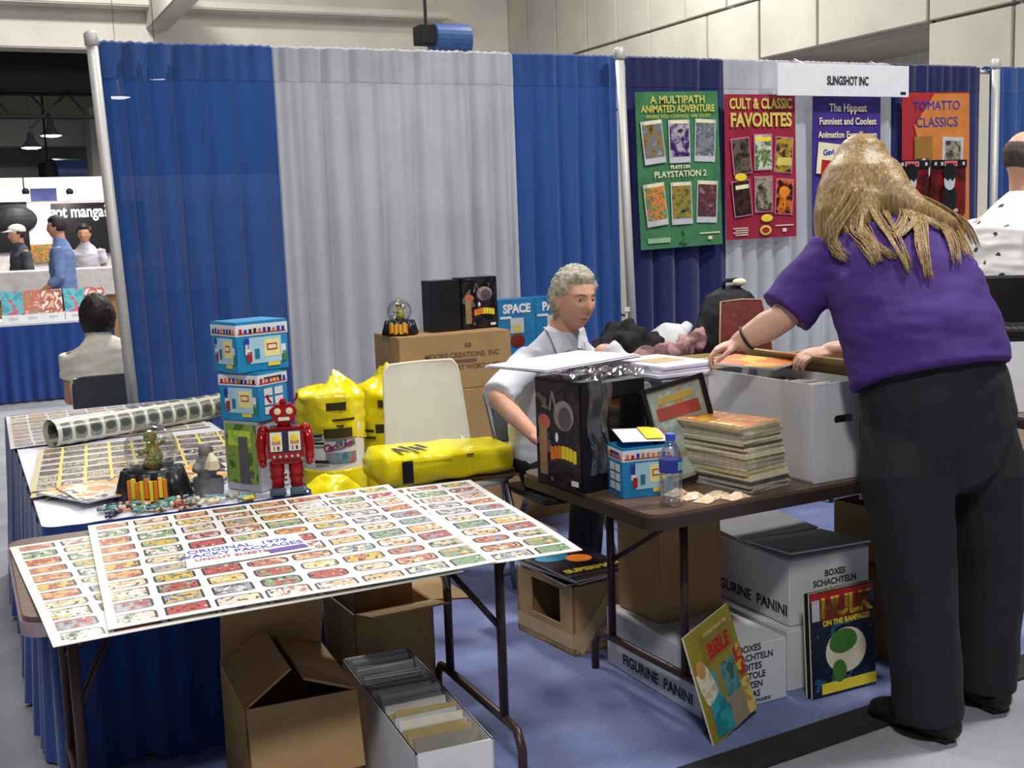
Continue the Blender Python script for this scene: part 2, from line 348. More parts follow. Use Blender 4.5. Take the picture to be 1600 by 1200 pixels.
covers = [art('cover_art_%d' % i, c, 24, i, .35, False) for i, c in enumerate([
    [(60, 50, 40), (150, 120, 60), (90, 120, 140), (190, 170, 120)], [(30, 30, 90), (80, 40, 110), (190, 180, 190), (40, 30, 70)],
    [(80, 84, 100), (140, 140, 150), (60, 90, 80), (190, 190, 200)], [(90, 60, 140), (230, 140, 50), (60, 120, 70), (210, 200, 190)],
    [(20, 22, 16), (110, 120, 60), (170, 140, 60), (60, 60, 40)], [(90, 92, 106), (60, 50, 60), (120, 60, 60), (150, 150, 160)],
    [(20, 18, 18), (60, 52, 44), (110, 96, 80), (30, 26, 30)], [(30, 50, 24), (220, 224, 200), (60, 90, 50), (140, 160, 90)],
    [(20, 20, 16), (60, 60, 50), (200, 160, 50), (30, 30, 26)], [(14, 12, 14), (30, 26, 30), (80, 44, 30), (16, 14, 16)],
    [(30, 26, 24), (90, 80, 66), (170, 160, 140), (40, 34, 34)], [(24, 14, 12), (60, 26, 16), (230, 120, 40), (30, 16, 12)]])]
t, W, H = poster('green poster with gold heading and six game covers', 3.745, 4.335, 1.37, 2.30, art('green_poster', [(58, 112, 74), (72, 132, 90), (52, 100, 68)], 6, 2, sharp=False), tilt=-.025)
text('heading', 'A MULTIPATH', .062, gold, t, (0, -.01, .415), F_NY, bold=.0015); text('heading', 'ANIMATED ADVENTURE', .058, gold, t, (0, -.01, .362), F_NY, bold=.0015, sx=.82)
text('subheading', 'WHERE YOU CONTROL THE STORY', .030, gold, t, (0, -.01, .318), F_NY, sx=.95); text('heading', 'PLAYS ON', .03, cream, t, (0, -.01, .018), F_NY, bold=.001); text('heading', 'PLAYSTATION 2', .052, cream, t, (0, -.01, -.025), F_NY, bold=.001)
for k in range(6):
    x = (-.185, 0, .185)[k % 3]; z = (.17, -.2)[k//3]; r = (-.09, 0, .07)[k % 3]
    mb = MB(); tile(mb, x, z, .15, .255, grey_l, -.009, r); tile(mb, x, z+.008, .135, .195, covers[k], -.011, r); tile(mb, x, z+.115, .12, .02, cream, -.0115, r); mb.build('cover_picture', None, t)
mb = MB(); tile(mb, -.17, -.415, .16, .03, mat('green_print', (150, 190, 150), .5)); tile(mb, .2, -.39, .15, .008, cream); tile(mb, .2, -.42, .03, .02, cream); mb.build('small_print', None, t)
MB().tube([(.0, -.012, -.36), (.015, -.012, -.40), (-.02, -.012, -.43), (.03, -.012, -.44)], .005).build('logo', greeni, t)
t, W, H = poster('crimson poster with gold heading and six dark film covers', 4.375, 4.915, 1.40, 2.29, art('crimson_poster', [(136, 32, 56), (156, 42, 66), (124, 28, 50)], 5, 5, sharp=False), tilt=-.01)
text('heading', 'CULT & CLASSIC', .088, gold, t, (0, -.01, .385), F_NY, bold=.003, sx=.72, space=1.02); text('heading', 'FAVORITES', .115, gold, t, (0, -.01, .285), F_NY, bold=.004, sx=.82)
for k in range(6):
    x = (-.155, .01, .17)[k % 3]; z = (.07, -.19)[k//3]+(.0, .02, .0)[k % 3]; r = (-.1, 0, .08)[k % 3]
    mb = MB(); tile(mb, x, z, .14, .225, pink, -.009, r); tile(mb, x, z, .125, .21, covers[6+k], -.011, r)
    if k == 2: tile(mb, x, z-.04, .115, .05, gold, -.0115, r)
    if k == 3: tile(mb, x, z+.07, .1, .025, cream, -.0115, r)
    if k == 5: mb.ball((x, -.012, z+.03), (.042, .002, .036), oran); mb.box((x, -.012, z-.03), (.012, .002, .08), oran)
    if k == 1: tile(mb, x, z+.08, .11, .024, yel, -.0115, r)
    mb.build('cover_picture', None, t)
for x, z in ((-.165, -.06), (.03, -.32)): MB().ball((x, -.014, z), (.045, .002, .024), yel).build('gold_badge', yel, t)
MB().ball((.02, -.012, -.395), (.045, .002, .032), gold).ball((.02, -.0135, -.395), (.03, .002, .019), redi).build('logo', gold, t)
mb = MB(); [tile(mb, -.17+.01*(i % 2), -.375-.014*i, .11-.012*(i % 2), .006, cream) for i in range(4)]; tile(mb, .17, -.37, .14, .007, cream); tile(mb, .17, -.40, .03, .022, cream); mb.build('small_print', None, t)
t, W, H = poster('purple poster with cream lettering hung below the name board', 5.05, 5.61, 1.35, 2.30, art('purple_poster', [(58, 44, 120), (70, 54, 138), (52, 38, 106)], 5, 7, sharp=False))
for i, b in enumerate(('The Hippest', 'Funniest and Coolest', 'Animation Ever Known')): text('heading', b, (.07, .062, .058)[i], cream, t, (0, -.01, .385-.085*i), F_NY, bold=.0012, sx=.88)
mb = MB(); tile(mb, -.13, .06, .24, .2, cream, -.009, .1); tile(mb, -.12, .0, .2, .1, redi, -.011, .1); tile(mb, .13, -.04, .28, .3, redi, -.009); tile(mb, -.1, -.3, .3, .24, covers[3], -.009); mb.build('picture_panel', None, t)
text('heading', 'Gavi', .05, bluei, t, (-.16, -.013, .105), (PI/2, -.1, 0), bold=.001)
t, W, H = poster('red and orange poster with photographs at the far end', 5.80, 6.40, 1.32, 2.32, art('orange_poster', [(164, 44, 52), (172, 50, 54), (158, 42, 50)], 2, 11, sharp=False), tilt=-.02)
text('heading', 'TOMATTO', .085, bluei, t, (.0, -.01, .41), F_NY, sx=1.0); text('heading', 'CLASSICS', .09, bluei, t, (.0, -.01, .30), F_NY)
mb = MB(); mb.add([(-.02, -.007, .49), (.295, -.007, .49), (.295, -.007, -.49), (-.1, -.007, -.49), (.1, -.007, -.1), (-.15, -.007, .12), (-.2, -.007, .28)], [(0, 1, 4, 5, 6), (1, 2, 3, 4)], mat('amber_swoosh', (204, 126, 60), .5)); mb.build('orange_swoosh', None, t)
mb = MB(); tile(mb, .14, .06, .19, .28, grey_l, -.009, .05); tile(mb, .14, .075, .14, .2, covers[10], -.011, .05); tile(mb, -.12, .08, .16, .26, mat('dim_gold', (150, 110, 50), .5), -.009); tile(mb, -.13, .0, .12, .13, covers[6], -.011); tile(mb, .02, -.04, .16, .11, tealm, -.013); tile(mb, .02, -.04, .12, .04, brown_i, -.0145); mb.build('photo_panel', None, t)
MB().box((-.11, -.013, .02), (.03, .003, .09), white, (0, -.4, 0)).box((-.08, -.013, -.03), (.03, .003, .09), white, (0, .5, 0)).build('picture_figure', white, t)
def kposter(x0, x1, label, seed):
    t, W, H = poster(label, x0, x1, 1.50, 1.865, art('dark_red_%d' % seed, [(70, 10, 14), (130, 22, 24), (40, 8, 12), (150, 40, 30)], 5, seed, sharp=False), y=6.15)
    mb = MB(); tile(mb, 0, H/2-.02, W, .05, black, -.009); tile(mb, .01, H/2-.02, W*.36, .034, mat('pink_ink', (206, 140, 140), .5), -.011); [tile(mb, .01+k*W*.08, H/2-.02, W*.05, .02, redi, -.0125) for k in (-1.5, -.5, .5, 1.5)]; tile(mb, 0, -H/2+.03, W*.5, .02, grey_l, -.011)
    for k in (-.4, -.22, .4): tile(mb, k*W, H/2-.02, .02, .022, grey_l, -.011)
    mb.build('title_band', None, t)
    MB().ball((0, -.012, .05), (.05, .004, .085), grey_l).ball((0, -.014, .105), (.062, .003, .06), black).ball((-.02, -.017, .06), (.014, .002, .012), black).ball((.02, -.017, .06), (.014, .002, .012), black).ball((0, -.012, -.07), (.07, .003, .1), black).build('portrait', None, t)
kposter(5.675, 6.01, 'dark red poster showing a pale mask, half hidden by the long hair', 10); kposter(6.03, 6.345, 'dark red poster showing a pale mask, pinned over the orange poster', 11)
t = thing('name_board', 'white name board lettered in black above the posters', 'sign', (5.245, 6.10, 2.375))
MB().box((0, 0, 0), (1.06, .012, .2)).build('board', white, t, rot=(0, .0, 0), bevel=.002)
text('lettering', 'SLINGSHOT INC', .075, inkm, t, (.02, -.0085, -.005), F_NY, bold=.0022, sx=.62, space=.98); MB().box((.48, -.007, -.075), (.045, .002, .018)).build('small_print', inkm, t)
for x in (-.3, .32): MB().tube([(x, 0, .09), (x, .12, .14), (x, .22, .13)], .004).build('hook', chrome, t)
# ================= TABLES =================
m_leg = mat('brown_enamel', (64, 46, 46), .35, .2, var=.1)
def woodtop(name, c1, c2, rough=.35):
    s = NB(name); mp = s.node('ShaderNodeMapping'); s.link(s.co(), mp.inputs[0]); mp.inputs['Scale'].default_value = (1.5, 30, 1)
    return s.out(s.ramp(s.noise(mp.outputs[0], 3, 5).outputs[0], [(.3, lin(c1)), (.7, lin(c2))]), rough)
m_walnut = woodtop('walnut_laminate', (82, 62, 52), (112, 88, 72)); m_rim = mat('dark_vinyl_rim', (52, 40, 38), .4); m_rim2 = mat('mauve_vinyl_rim', (150, 128, 142), .4)
def round_rect(L, W, r, n=6):
    pts = []
    for cx, cy, a0 in ((L/2-r, W/2-r, 0), (-L/2+r, W/2-r, PI/2), (-L/2+r, -W/2+r, PI), (L/2-r, -W/2+r, 1.5*PI)):
        pts += [(cx+r*math.cos(a0+PI/2*i/n), cy+r*math.sin(a0+PI/2*i/n)) for i in range(n+1)]
    return pts
def folding_table(label, loc, rz, L, W, rim, legx, dy=0, h=.74):
    t = thing('folding_table', label, 'table', loc, rz)
    MB().prism(round_rect(L, W, .05), h-.012, h, m_walnut).build('tabletop', m_walnut, t)
    MB().prism(round_rect(L+.012, W+.012, .055), h-.045, h-.0125, rim).build('rim', rim, t)
    for s_, x in ((-1, legx[0]), (1, legx[1])):
        fr = MB().tube([(x, -W*.42+dy, .0), (x, -W*.42+dy, .10), (x, -W*.38+dy, .145), (x, -W*.32+dy, .15), (x, W*.32+dy, .15), (x, W*.38+dy, .145), (x, W*.42+dy, .10), (x, W*.42+dy, .0)], .0135, n=12).build('foot_rail', m_leg, t, smooth=True)
        for y in (-W*.27+dy, W*.27+dy):
            MB().tube([(x, y, .15), (x, y, h-.05)], .0135, n=12).build('leg', m_leg, t, smooth=True)
            MB().tube([(x-s_*.01, y*.6+dy*.4, h-.07), (x-s_*.36, 0, h-.05)], .008).build('hinge_bar', m_leg, t)
        MB().tube([(x, W*.27+dy, .42), (x-s_*.12, 0, .60), (x-s_*.26, 0, h-.05)], .009).build('brace', m_leg, t, smooth=True)
        MB().tube([(x, -W*.27+dy, .42), (x-s_*.12, 0, .60)], .009).build('brace', m_leg, t, smooth=True)
        MB().tube([(x-s_*.10, 0, .58), (x-s_*.17, 0, .645)], .016).build('lock_sleeve', black_p, t)
    return t
folding_table('brown folding table covered by uncut sticker sheets, legs bare', (.74, 3.12, 0), 0, 1.34, .76, m_rim2, (-.56, .58), .06)
RT_A = .06; RTC = V((1.70, 2.76, 0))
def rt(u, v, z=0): return V((RTC.x+u*math.cos(RT_A)-v*math.sin(RT_A), RTC.y+u*math.sin(RT_A)+v*math.cos(RT_A), z))
folding_table('brown folding table carrying the comic boxes and the water bottle', rt(.915, .38), RT_A, 1.83, .76, m_rim, (-.66, .7), .03)
folding_table('brown folding table behind the seated man with bags on it', (3.55, 5.16, 0), .02, 1.4, .58, m_rim, (-.6, .6))
# skirted table along the aisle
SX0, SX1, SY0, SY1 = .17, .95, 3.58, 5.96
t = thing('skirted_table', 'long table with white top cloth and pleated blue skirt beside the aisle', 'table', ((SX0+SX1)/2, (SY0+SY1)/2, 0))
hw, hl = (SX1-SX0)/2, (SY1-SY0)/2
MB().prism(round_rect(2*hw, 2*hl, .04), .715, .738).build('tabletop', m_walnut, t)
MB().prism(round_rect(2*hw+.012, 2*hl+.012, .045), .70, .744).build('top_cloth', mat('white_vinyl_cloth', (222, 224, 236), .35, var=.03), t)
for x in (-hw+.08, hw-.08):
    for y in (-hl+.1, hl-.1): MB().tube([(x, y, 0), (x, y, .715)], .0135).build('leg', m_leg, t)
pr = round_rect(2*hw+.03, 2*hl+.03, .06, 5); pr.append(pr[0]); seg = []
for (ax, ay), (bx_, by) in zip(pr[:-1], pr[1:]):
    L = math.hypot(bx_-ax, by-ay); n = max(1, int(L/.012))
    for i in range(n): seg.append((ax+(bx_-ax)*i/n, ay+(by-ay)*i/n, (by-ay)/L, -(bx_-ax)/L))
seg.append(seg[0]); N = len(seg)-1
def sk(u, v):
    i = min(N, int(round(u*N))); x, y, nx, ny = seg[i]; a = i % N; z = .735*v+.012; q = 1-v
    o = (.010*math.sin(a*.9)+.012*math.sin(a*.31+1.3*math.sin(a*.05)))*(.25+q)+.035*q+.01*q*math.sin(a*.07)
    return (x+nx*o, y+ny*o, z+(.012*math.sin(a*.21)*q if v < .05 else 0))
MB().grid(sk, N, 12, m_skirt).build('skirt', m_skirt, t, smooth=True)
# ================= PRINTED SHEETS =================
def sticker_mat(name, nx, ny, seed, paper=(240, 238, 232), dull=0.0, stripe=None, oval=False, outl=(60, 50, 60), cols=None):
    s = NB(name); uv = s.co('UV'); sep = s.node('ShaderNodeSeparateXYZ'); s.link(uv, sep.inputs[0])
    U = s.math('MULTIPLY', sep.outputs[0], nx); Vv = s.math('MULTIPLY', sep.outputs[1], ny)
    iu = s.math('FLOOR', U); iv = s.math('FLOOR', Vv); fu = s.math('SUBTRACT', s.math('FRACT', U), .5); fv = s.math('SUBTRACT', s.math('FRACT', Vv), .5)
    cmb = s.node('ShaderNodeCombineXYZ'); s.link(iu, cmb.inputs[0]); s.link(iv, cmb.inputs[1]); cmb.inputs[2].default_value = seed
    wn = s.node('ShaderNodeTexWhiteNoise', noise_dimensions='3D'); s.link(cmb.outputs[0], wn.inputs[0])
    rc = s.node('ShaderNodeSeparateColor'); s.link(wn.outputs['Color'], rc.inputs[0]); r1, r2, r3 = rc.outputs
    # tilt the cell a little
    tl = s.math('MULTIPLY', s.math('SUBTRACT', r1, .5), .16); fv = s.math('MULTIPLY_ADD', fu, tl, fv)
    hx = s.math('MULTIPLY_ADD', r2, .06, .405); hy = s.math('MULTIPLY_ADD', r3, .12, .32)
    if oval: hx, hy = .40, .40
    rad = s.math('MULTIPLY_ADD', r1, .26, .02)
    qx = s.math('ADD', s.math('SUBTRACT', s.math('ABSOLUTE', fu), hx), rad); qy = s.math('ADD', s.math('SUBTRACT', s.math('ABSOLUTE', fv), hy), rad)
    mx_ = s.math('MAXIMUM', qx, 0.0); my = s.math('MAXIMUM', qy, 0.0)
    d = s.math('SUBTRACT', s.math('SQRT', s.math('ADD', s.math('MULTIPLY', mx_, mx_), s.math('MULTIPLY', my, my))), rad)
    d = s.math('ADD', d, s.math('MINIMUM', s.math('MAXIMUM', qx, qy), 0.0))
    inside = s.math('LESS_THAN', d, 0.0); core = s.math('LESS_THAN', d, -.05)
    if cols is None: cols = [(208, 186, 150), (190, 120, 92), (228, 214, 176), (222, 186, 84), (150, 160, 168), (214, 206, 196), (182, 90, 76), (130, 160, 120), (214, 170, 110), (226, 220, 214)]
    base = s.ramp(r3, [(i/len(cols), lin(c)) for i, c in enumerate(cols)], 'CONSTANT')
    mp = s.node('ShaderNodeMapping'); s.link(uv, mp.inputs[0]); mp.inputs['Scale'].default_value = (nx, ny*.6, 1); mp.inputs['Location'].default_value = (seed, 0, 0)
    nz = s.noise(mp.outputs[0], 4.2, 3); base2 = s.ramp(r2, [(i/len(cols), lin(c)) for i, c in enumerate(cols[3:]+cols[:3])], 'CONSTANT')
    c = s.mix(s.math('GREATER_THAN', nz.outputs[0], .53), base, base2)
    nz2 = s.noise(mp.outputs[0], 9, 2); c = s.mix(s.math('GREATER_THAN', nz2.outputs[0], .60), c, lin(outl)); c = s.mix(s.math('LESS_THAN', nz2.outputs[0], .33), c, lin((244, 240, 230)))
    if oval:
        e = s.math('SQRT', s.math('ADD', s.math('MULTIPLY', fu, fu), s.math('MULTIPLY', s.math('MULTIPLY', fv, fv), 2.4)))
        c = s.mix(s.math('LESS_THAN', e, .33), c, lin((70, 78, 74)))
    c = s.mix(core, lin(outl), c); c = s.mix(inside, lin(paper), c)
    # blank margin round the sheet
    mg = s.math('MINIMUM', s.math('MINIMUM', sep.outputs[0], s.math('SUBTRACT', 1.0, sep.outputs[0])), s.math('MINIMUM', sep.outputs[1], s.math('SUBTRACT', 1.0, sep.outputs[1])))
    c = s.mix(s.math('GREATER_THAN', mg, .022), lin(paper), c)
    if stripe:
        st = s.math('GREATER_THAN', s.math('ABSOLUTE', fu), .44); c = s.mix(st, c, lin(stripe))
    return s.out(c, .28, 0, .5)
stk = [sticker_mat('sticker_sheet_%d' % i, 8, 11, 3) for i in range(1)][0]
def sheet(label, fl, fr, bl, z, m, sag=None, nu=24, nv=24, thick=.0015, curl=0, name='sticker_sheet', cat='sheet', group=None, wob=.002):
    fl, fr, bl = V(fl+(0,)), V(fr+(0,)), V(bl+(0,)); o = fl.copy(); 
    t = thing(name, label, cat, (o.x, o.y, z), group=group); mb = MB()
    def zf(p, u, v):
        q = wob*math.sin(u*6+v*3)*math.sin(v*5+1)+wob
        if sag: q -= sag(p)
        return q
    for k in (0, 1):
        mb.grid(lambda u, v: (lambda p: tuple(p-o)[:2]+(zf(p, u, v)+thick*k,))(fl+(fr-fl)*u+(bl-fl)*v), nu, nv, m)
    mb.build('paper', m, t, smooth=True); return t
def sag(p):
    q = max(0, 2.76-p.y); q2 = max(0, .09-p.x); q3 = max(0, p.x-1.41); return .05*q*q+.2*q2*q2+.3*q3*q3
sheet('uncut sticker sheet lying lowest, over the mauve end of its table', (.115, 2.51), (1.04, 2.55), (.07, 3.40), .7425, stk, sag)
sheet('uncut sticker sheet whose corner overhangs toward the battered carton', (.44, 2.60), (1.36, 2.545), (.52, 3.50), .7475, stk, sag)
sheet('uncut sticker sheet lying uppermost with a hand-lettered card on it', (.225, 2.53), (1.13, 2.55), (.28, 3.49), .7525, stk, sag)
t = thing('price_card', 'white card hand-lettered in blue and red on the sticker sheets', 'card', (.60, 2.955, .759), -.03)
MB().prism([(-.15, -.085), (.165, -.06), (.165, .095), (-.13, .085)], 0, .0012).build('card', white, t)
for b, sz, y, m in (('ORIGINAL  1979', .042, .06, bluei), ('WACKY PACKAGES', .042, .018, bluei), ('UNCUT SHEETS', .03, -.022, redi)):
    text('lettering', b, sz, m, t, (0.0 if sz > .035 else -.03, y, .0017), F_UP, bold=.0004, sx=.86)
MB().box((.11, -.03, .002), (.10, .035, .001), mat('violet_ink', (90, 60, 140), .6), (0, 0, .1)).build('crossed_out_line', None, t)
# sheets on the skirted table
bsheet = sticker_mat('card_sheet_back', 9, 9, 8, (232, 230, 226), cols=[(190, 150, 140), (210, 196, 170), (150, 140, 150), (200, 170, 110), (170, 180, 190)], outl=(120, 100, 100))
sheet('large uncut card sheet at the back end of the skirted table', (.14, 5.0), (.93, 5.05), (.16, 5.93), .747, bsheet, lambda p: .5*max(0, .18-p.x)**2)
ysheet = [sticker_mat('yellow_stripe_sheet_%d' % i, 9, 7, 20+i, (206, 198, 176), stripe=(222, 204, 84), outl=(50, 44, 44), cols=[(90, 84, 86), (150, 130, 90), (70, 64, 66), (180, 170, 150), (120, 110, 110)]) for i in range(3)]
for i, (a, b, c, lb) in enumerate((((.20, 3.95), (.90, 4.12), (.22, 4.72), 'yellow-striped uncut sheet at the bottom of its pile under the glass globe'), ((.155, 3.98), (.88, 4.02), (.26, 4.80), 'yellow-striped uncut sheet in the middle of its pile'), ((.16, 4.05), (.92, 4.05), (.24, 4.86), 'yellow-striped uncut sheet on top of its pile beside the rolled sheet'))):
    sheet(lb, a, b, c, .746+.005*i, ysheet[i], nu=12, nv=12)
roll = sticker_mat('rolled_sheet_print', 13, 5, 40, (204, 204, 184), oval=True, outl=(110, 112, 100), cols=[(126, 130, 118), (116, 122, 118), (136, 134, 120), (124, 126, 126)])
t = thing('rolled_sheet', 'rolled-up uncut sheet with rows of dark ovals on the skirted table', 'sheet', (.29, 4.96, .80)); d = V((.78, .34, 0)); t.rotation_euler = (0, 0, math.atan2(.34, .78)); Lr = d.length
MB().grid(lambda u, v: (u*Lr, -(.058+.006*v)*math.cos(v*2*PI*1.35+2.2), (.052+.006*v)*math.sin(v*2*PI*1.35+2.2)), 12, 48, roll).build('paper', roll, t, smooth=True)
# globes
def globe(label, loc, s, rz=0):
    t = thing('snow_globe', label, 'snow globe', loc, rz); dk = mat('black_resin', (30, 30, 36), .35, var=.3, scale=40)
    mb = MB()
    for k in range(11):
        a = 2*PI*k/11; mb.tube([(.085*s*math.cos(a), .085*s*math.sin(a), .0), (.07*s*math.cos(a), .07*s*math.sin(a), .085*s)], [.034*s, .024*s], n=8)
    mb.lathe([(.10*s, 0), (.105*s, .012*s), (.085*s, .03*s), (.075*s, .088*s), (.03*s, .092*s)], n=24)
    mb.build('base', dk, t, smooth=True)
    MB().ball((0, 0, .145*s), .078*s, n=28, k=18).build('glass_dome', glass('clear_glass'), t, smooth=True)
    MB().tube([(0, 0, .09*s), (.01*s, 0, .13*s), (0, 0, .17*s)], [.03*s, .025*s, .012*s]).ball((0, 0, .185*s), .02*s).tube([(0, 0, .15*s), (.045*s, .01, .165*s)], .008*s).tube([(0, 0, .15*s), (-.04*s, -.01, .14*s)], .008*s).build('figurine', art('figurine_paint', [(70, 110, 60), (150, 160, 70), (170, 80, 40), (90, 70, 50)], 60, 3), t, smooth=True)
    mb = MB()
    for k in range(9):
        a = -2.6+.115*k; mb.box((.112*s*math.cos(a), .112*s*math.sin(a), (.045+.006*math.sin(k*2))*s), (.008*s, .011*s, .06*s), yel if k % 2 else oran, (0, 0, a))
    mb.build('name_plate', None, t); return t
globe('glass globe with black pillared base on the skirted table', (.51, 3.80, .746), 1.05, .25)
globe('glass globe on top of the tall cartons, beside the black box', (1.93, 5.42, 1.041), .78, .15)
# robot
def robot(loc, rz):
    t = thing('toy_robot', 'red tin toy robot with grey feet on the skirted table', 'toy robot', loc, rz); red = mat('red_tin', (158, 26, 30), .22, .25, var=.08); gry = mat('slate_tin', (92, 112, 128), .35)
    sil = mat('silver_tin', (210, 205, 205), .25, .7); ivory = mat('ivory_tin', (232, 226, 206), .4)
    for sx in (-1, 1):
        MB().box((sx*.031, -.006, .013), (.05, .066, .026)).build('foot', gry, t, bevel=.007)
        MB().lathe([(.018, .024), (.021, .03), (.019, .045), (.024, .062), (.02, .068), (.023, .074), (.023, .105), (.018, .11)], n=16, c=(sx*.029, 0, 0)).build('leg', red, t, smooth=True)
        arm = MB().tube([(sx*.066, 0, .205), (sx*.074, -.002, .165), (sx*.074, -.006, .14), (sx*.072, -.014, .112)], [.016, .0155, .014, .0135], n=12).ball((sx*.064, 0, .205), .018).build('arm', red, t, smooth=True)
        MB().ball((sx*.071, -.016, .105), (.012, .014, .012)).build('hand', red, arm, smooth=True)
        MB().tube([(sx*.034, 0, .292), (sx*.043, 0, .303), (sx*.045, 0, .318)], .004).build('antenna', red, t)
    body = MB().box((0, 0, .163), (.115, .072, .108)).build('body', red, t, bevel=.012)
    MB().box((0, 0, .108), (.088, .058, .012)).build('hip_plate', red, t, bevel=.004)
    MB().lathe([(.022, .216), (.02, .226), (.026, .23)], n=16).build('neck', red, t, smooth=True)
    hd = MB().box((0, 0, .259), (.07, .056, .058)).build('head', red, t, bevel=.008)
    MB().lathe([(.008, .288), (.012, .292), (.007, .302), (.001, .306)], n=12).build('head_knob', red, hd)
    for sx in (-1, 1):
        MB().at((sx*.018, -.0285, .268), (PI/2, 0, 0)).lathe([(.001, .003), (.0105, .001), (.0105, -.003)], n=16).build('eye', mat('pale_yellow_tin', (226, 214, 160), .4), hd)
        MB().at((sx*.028, -.0375, .175)).box((0, 0, 0), (.036, .004, .06)).build('chest_door', ivory, t, bevel=.001)
        MB().ball((sx*.028, -.0395, .185), (.012, .002, .012), yel).box((sx*.028, -.0398, .172), (.026, .001, .012), mat('dim_pink', (190, 130, 120), .5)).box((sx*.028-.007, -.0398, .155), (.003, .001, .012), inkm).box((sx*.028+.006, -.0398, .155), (.006, .001, .012), inkm).build('gauge_print', None, t)
        MB().ball((sx*.0365, 0, .262), (.006, .012, .012)).build('ear_disc', red, hd)
    MB().box((0, -.029, .244), (.034, .004, .011)).build('mouth_grille', ivory, hd, bevel=.001)
    MB().box((0, -.0362, .175), (.098, .003, .068)).build('door_frame', mat('navy_tin', (40, 40, 70), .4), t)
    for k in range(5): MB().ball((-.036+.018*k, -.037, .128), (.005, .003, .005)).build('button', sil, t)
robot((.885, 3.595, .746), -.22)
# boxes of stickers, generic print without figures
m_bx = art('sky_blue_print', [(28, 122, 176), (36, 138, 192), (60, 150, 200)], 4, 3, sharp=False); pale = mat('pale_blue_ink', (170, 214, 232), .4)
def sticker_box(label, loc, rz, dx, dy, h, grids, lid=False):
    t = thing('sticker_box', label, 'box', loc, rz)
    if lid:      # really open: four thin walls and a floor, a white band round the outside
        walls = lambda z0, z1, o, th: MB().box((0, -dy/2-o+th/2, (z0+z1)/2), (dx+2*o, th, z1-z0)).box((0, dy/2+o-th/2, (z0+z1)/2), (dx+2*o, th, z1-z0)).box((-dx/2-o+th/2, 0, (z0+z1)/2), (th, dy+2*o-2*th, z1-z0)).box((dx/2+o-th/2, 0, (z0+z1)/2), (th, dy+2*o-2*th, z1-z0))
        walls(0, h, 0, .002).box((0, 0, .001), (dx-.004, dy-.004, .002)).build('carton', m_bx, t); walls(h*.72, h*.94, .001, .001).build('white_band', white, t)
    else:
        MB().box((0, 0, h/2), (dx, dy, h)).build('carton', m_bx, t, bevel=.0015)
        MB().box((0, 0, h*.83), (dx+.002, dy+.002, h*.22)).build('white_band', white, t)
    mb = MB()
    rnd = random.Random(label)
    for face, L in (('y', dx), ('x', dy)):
        def q(a, z, w, hh, m, k=.002):
            if face == 'y': mb.box((a, -dy/2-k, z), (w, .0008, hh), m)
            else: mb.box((-dx/2-k, -a, z), (.0008, w, hh), m)
        n = int(L/.017)
        for i in range(n): q((i+.5)/n*L*.92-L*.46, h*(.80+.03*rnd.random()), L/n*.55, h*.09, rnd.choice((redi, brown_i, inkm, oran, bluei)))
        q(0, h*.765, L*.94, h*.02, redi)
        if grids[0 if face == 'y' else 1]:
            for i in range(2):
                for j in range(3): q((i-.5)*L*.36, h*(.2+.19*j), L*.28, h*.15, white)
            q(0, h*.87, L*.6, h*.03, inkm, .0024)
        else:
            q(L*.05, h*.42, L*.62, h*.52, pale); q(L*.17, h*.45, L*.3, h*.34, mat('pale_yellow_ink', (238, 230, 150), .4), .003); q(L*.17, h*.47, L*.2, h*.13, redi, .0038); q(L*.17, h*.47, L*.16, h*.08, cream, .0045); q(L*.2, h*.12, L*.24, h*.07, yel, .003)
            for a, z, m in ((-.3, .45, white), (-.27, .3, redi), (-.31, .56, bluei), (-.12, .35, tealm), (.4, .4, white), (.42, .26, greeni)): q(L*a, h*z, L*.09, h*.2, m, .0032)
    mb.build('print', None, t)
    if lid:
        MB().box((.01, dy*.18, h+.02), (dx*.92, dy*.8, .002), white, (.30, .06, 0)).box((dx*.27, dy*.2, h+.0245), (dx*.35, dy*.7, .001), yel, (.30, .06, 0)).build('lid_flap', None, t)
    return t
t = thing('toy_carton', 'grey and green toy carton at the bottom of the box tower', 'box', (.835, 3.765, .746), .56)
MB().box((0, 0, .1125), (.135, .15, .225)).build('carton', mat('silver_card', (172, 174, 180), .4), t, bevel=.0015)
mb = MB().box((-.069, 0, .12), (.001, .135, .19), art('green_card_print', [(70, 110, 50), (130, 160, 70), (90, 96, 90), (60, 66, 60)], 18, 6)); mb.box((-.0705, .005, .17), (.001, .1, .05), art('lime_letters', [(150, 190, 60), (190, 210, 80), (60, 90, 40)], 30, 8)); mb.box((-.0712, -.01, .1), (.001, .04, .15), mat('grey_ink', (90, 88, 92), .5)); mb.box((.03, -.0765, .03), (.05, .001, .045), white)
for i in range(2):
    for j in range(2): mb.box((.022+.02*i, -.0775, .02+.016*j), (.012, .001, .008), redi if (i+j) % 2 else inkm)
mb.build('print', None, t)
sticker_box('sky-blue sticker box in the middle of the box tower', (.835, 3.765, .9725), .60, .135, .165, .155, (True, False))
sticker_box('sky-blue sticker box on top of the box tower', (.835, 3.77, 1.129), .32, .185, .15, .158, (False, False))
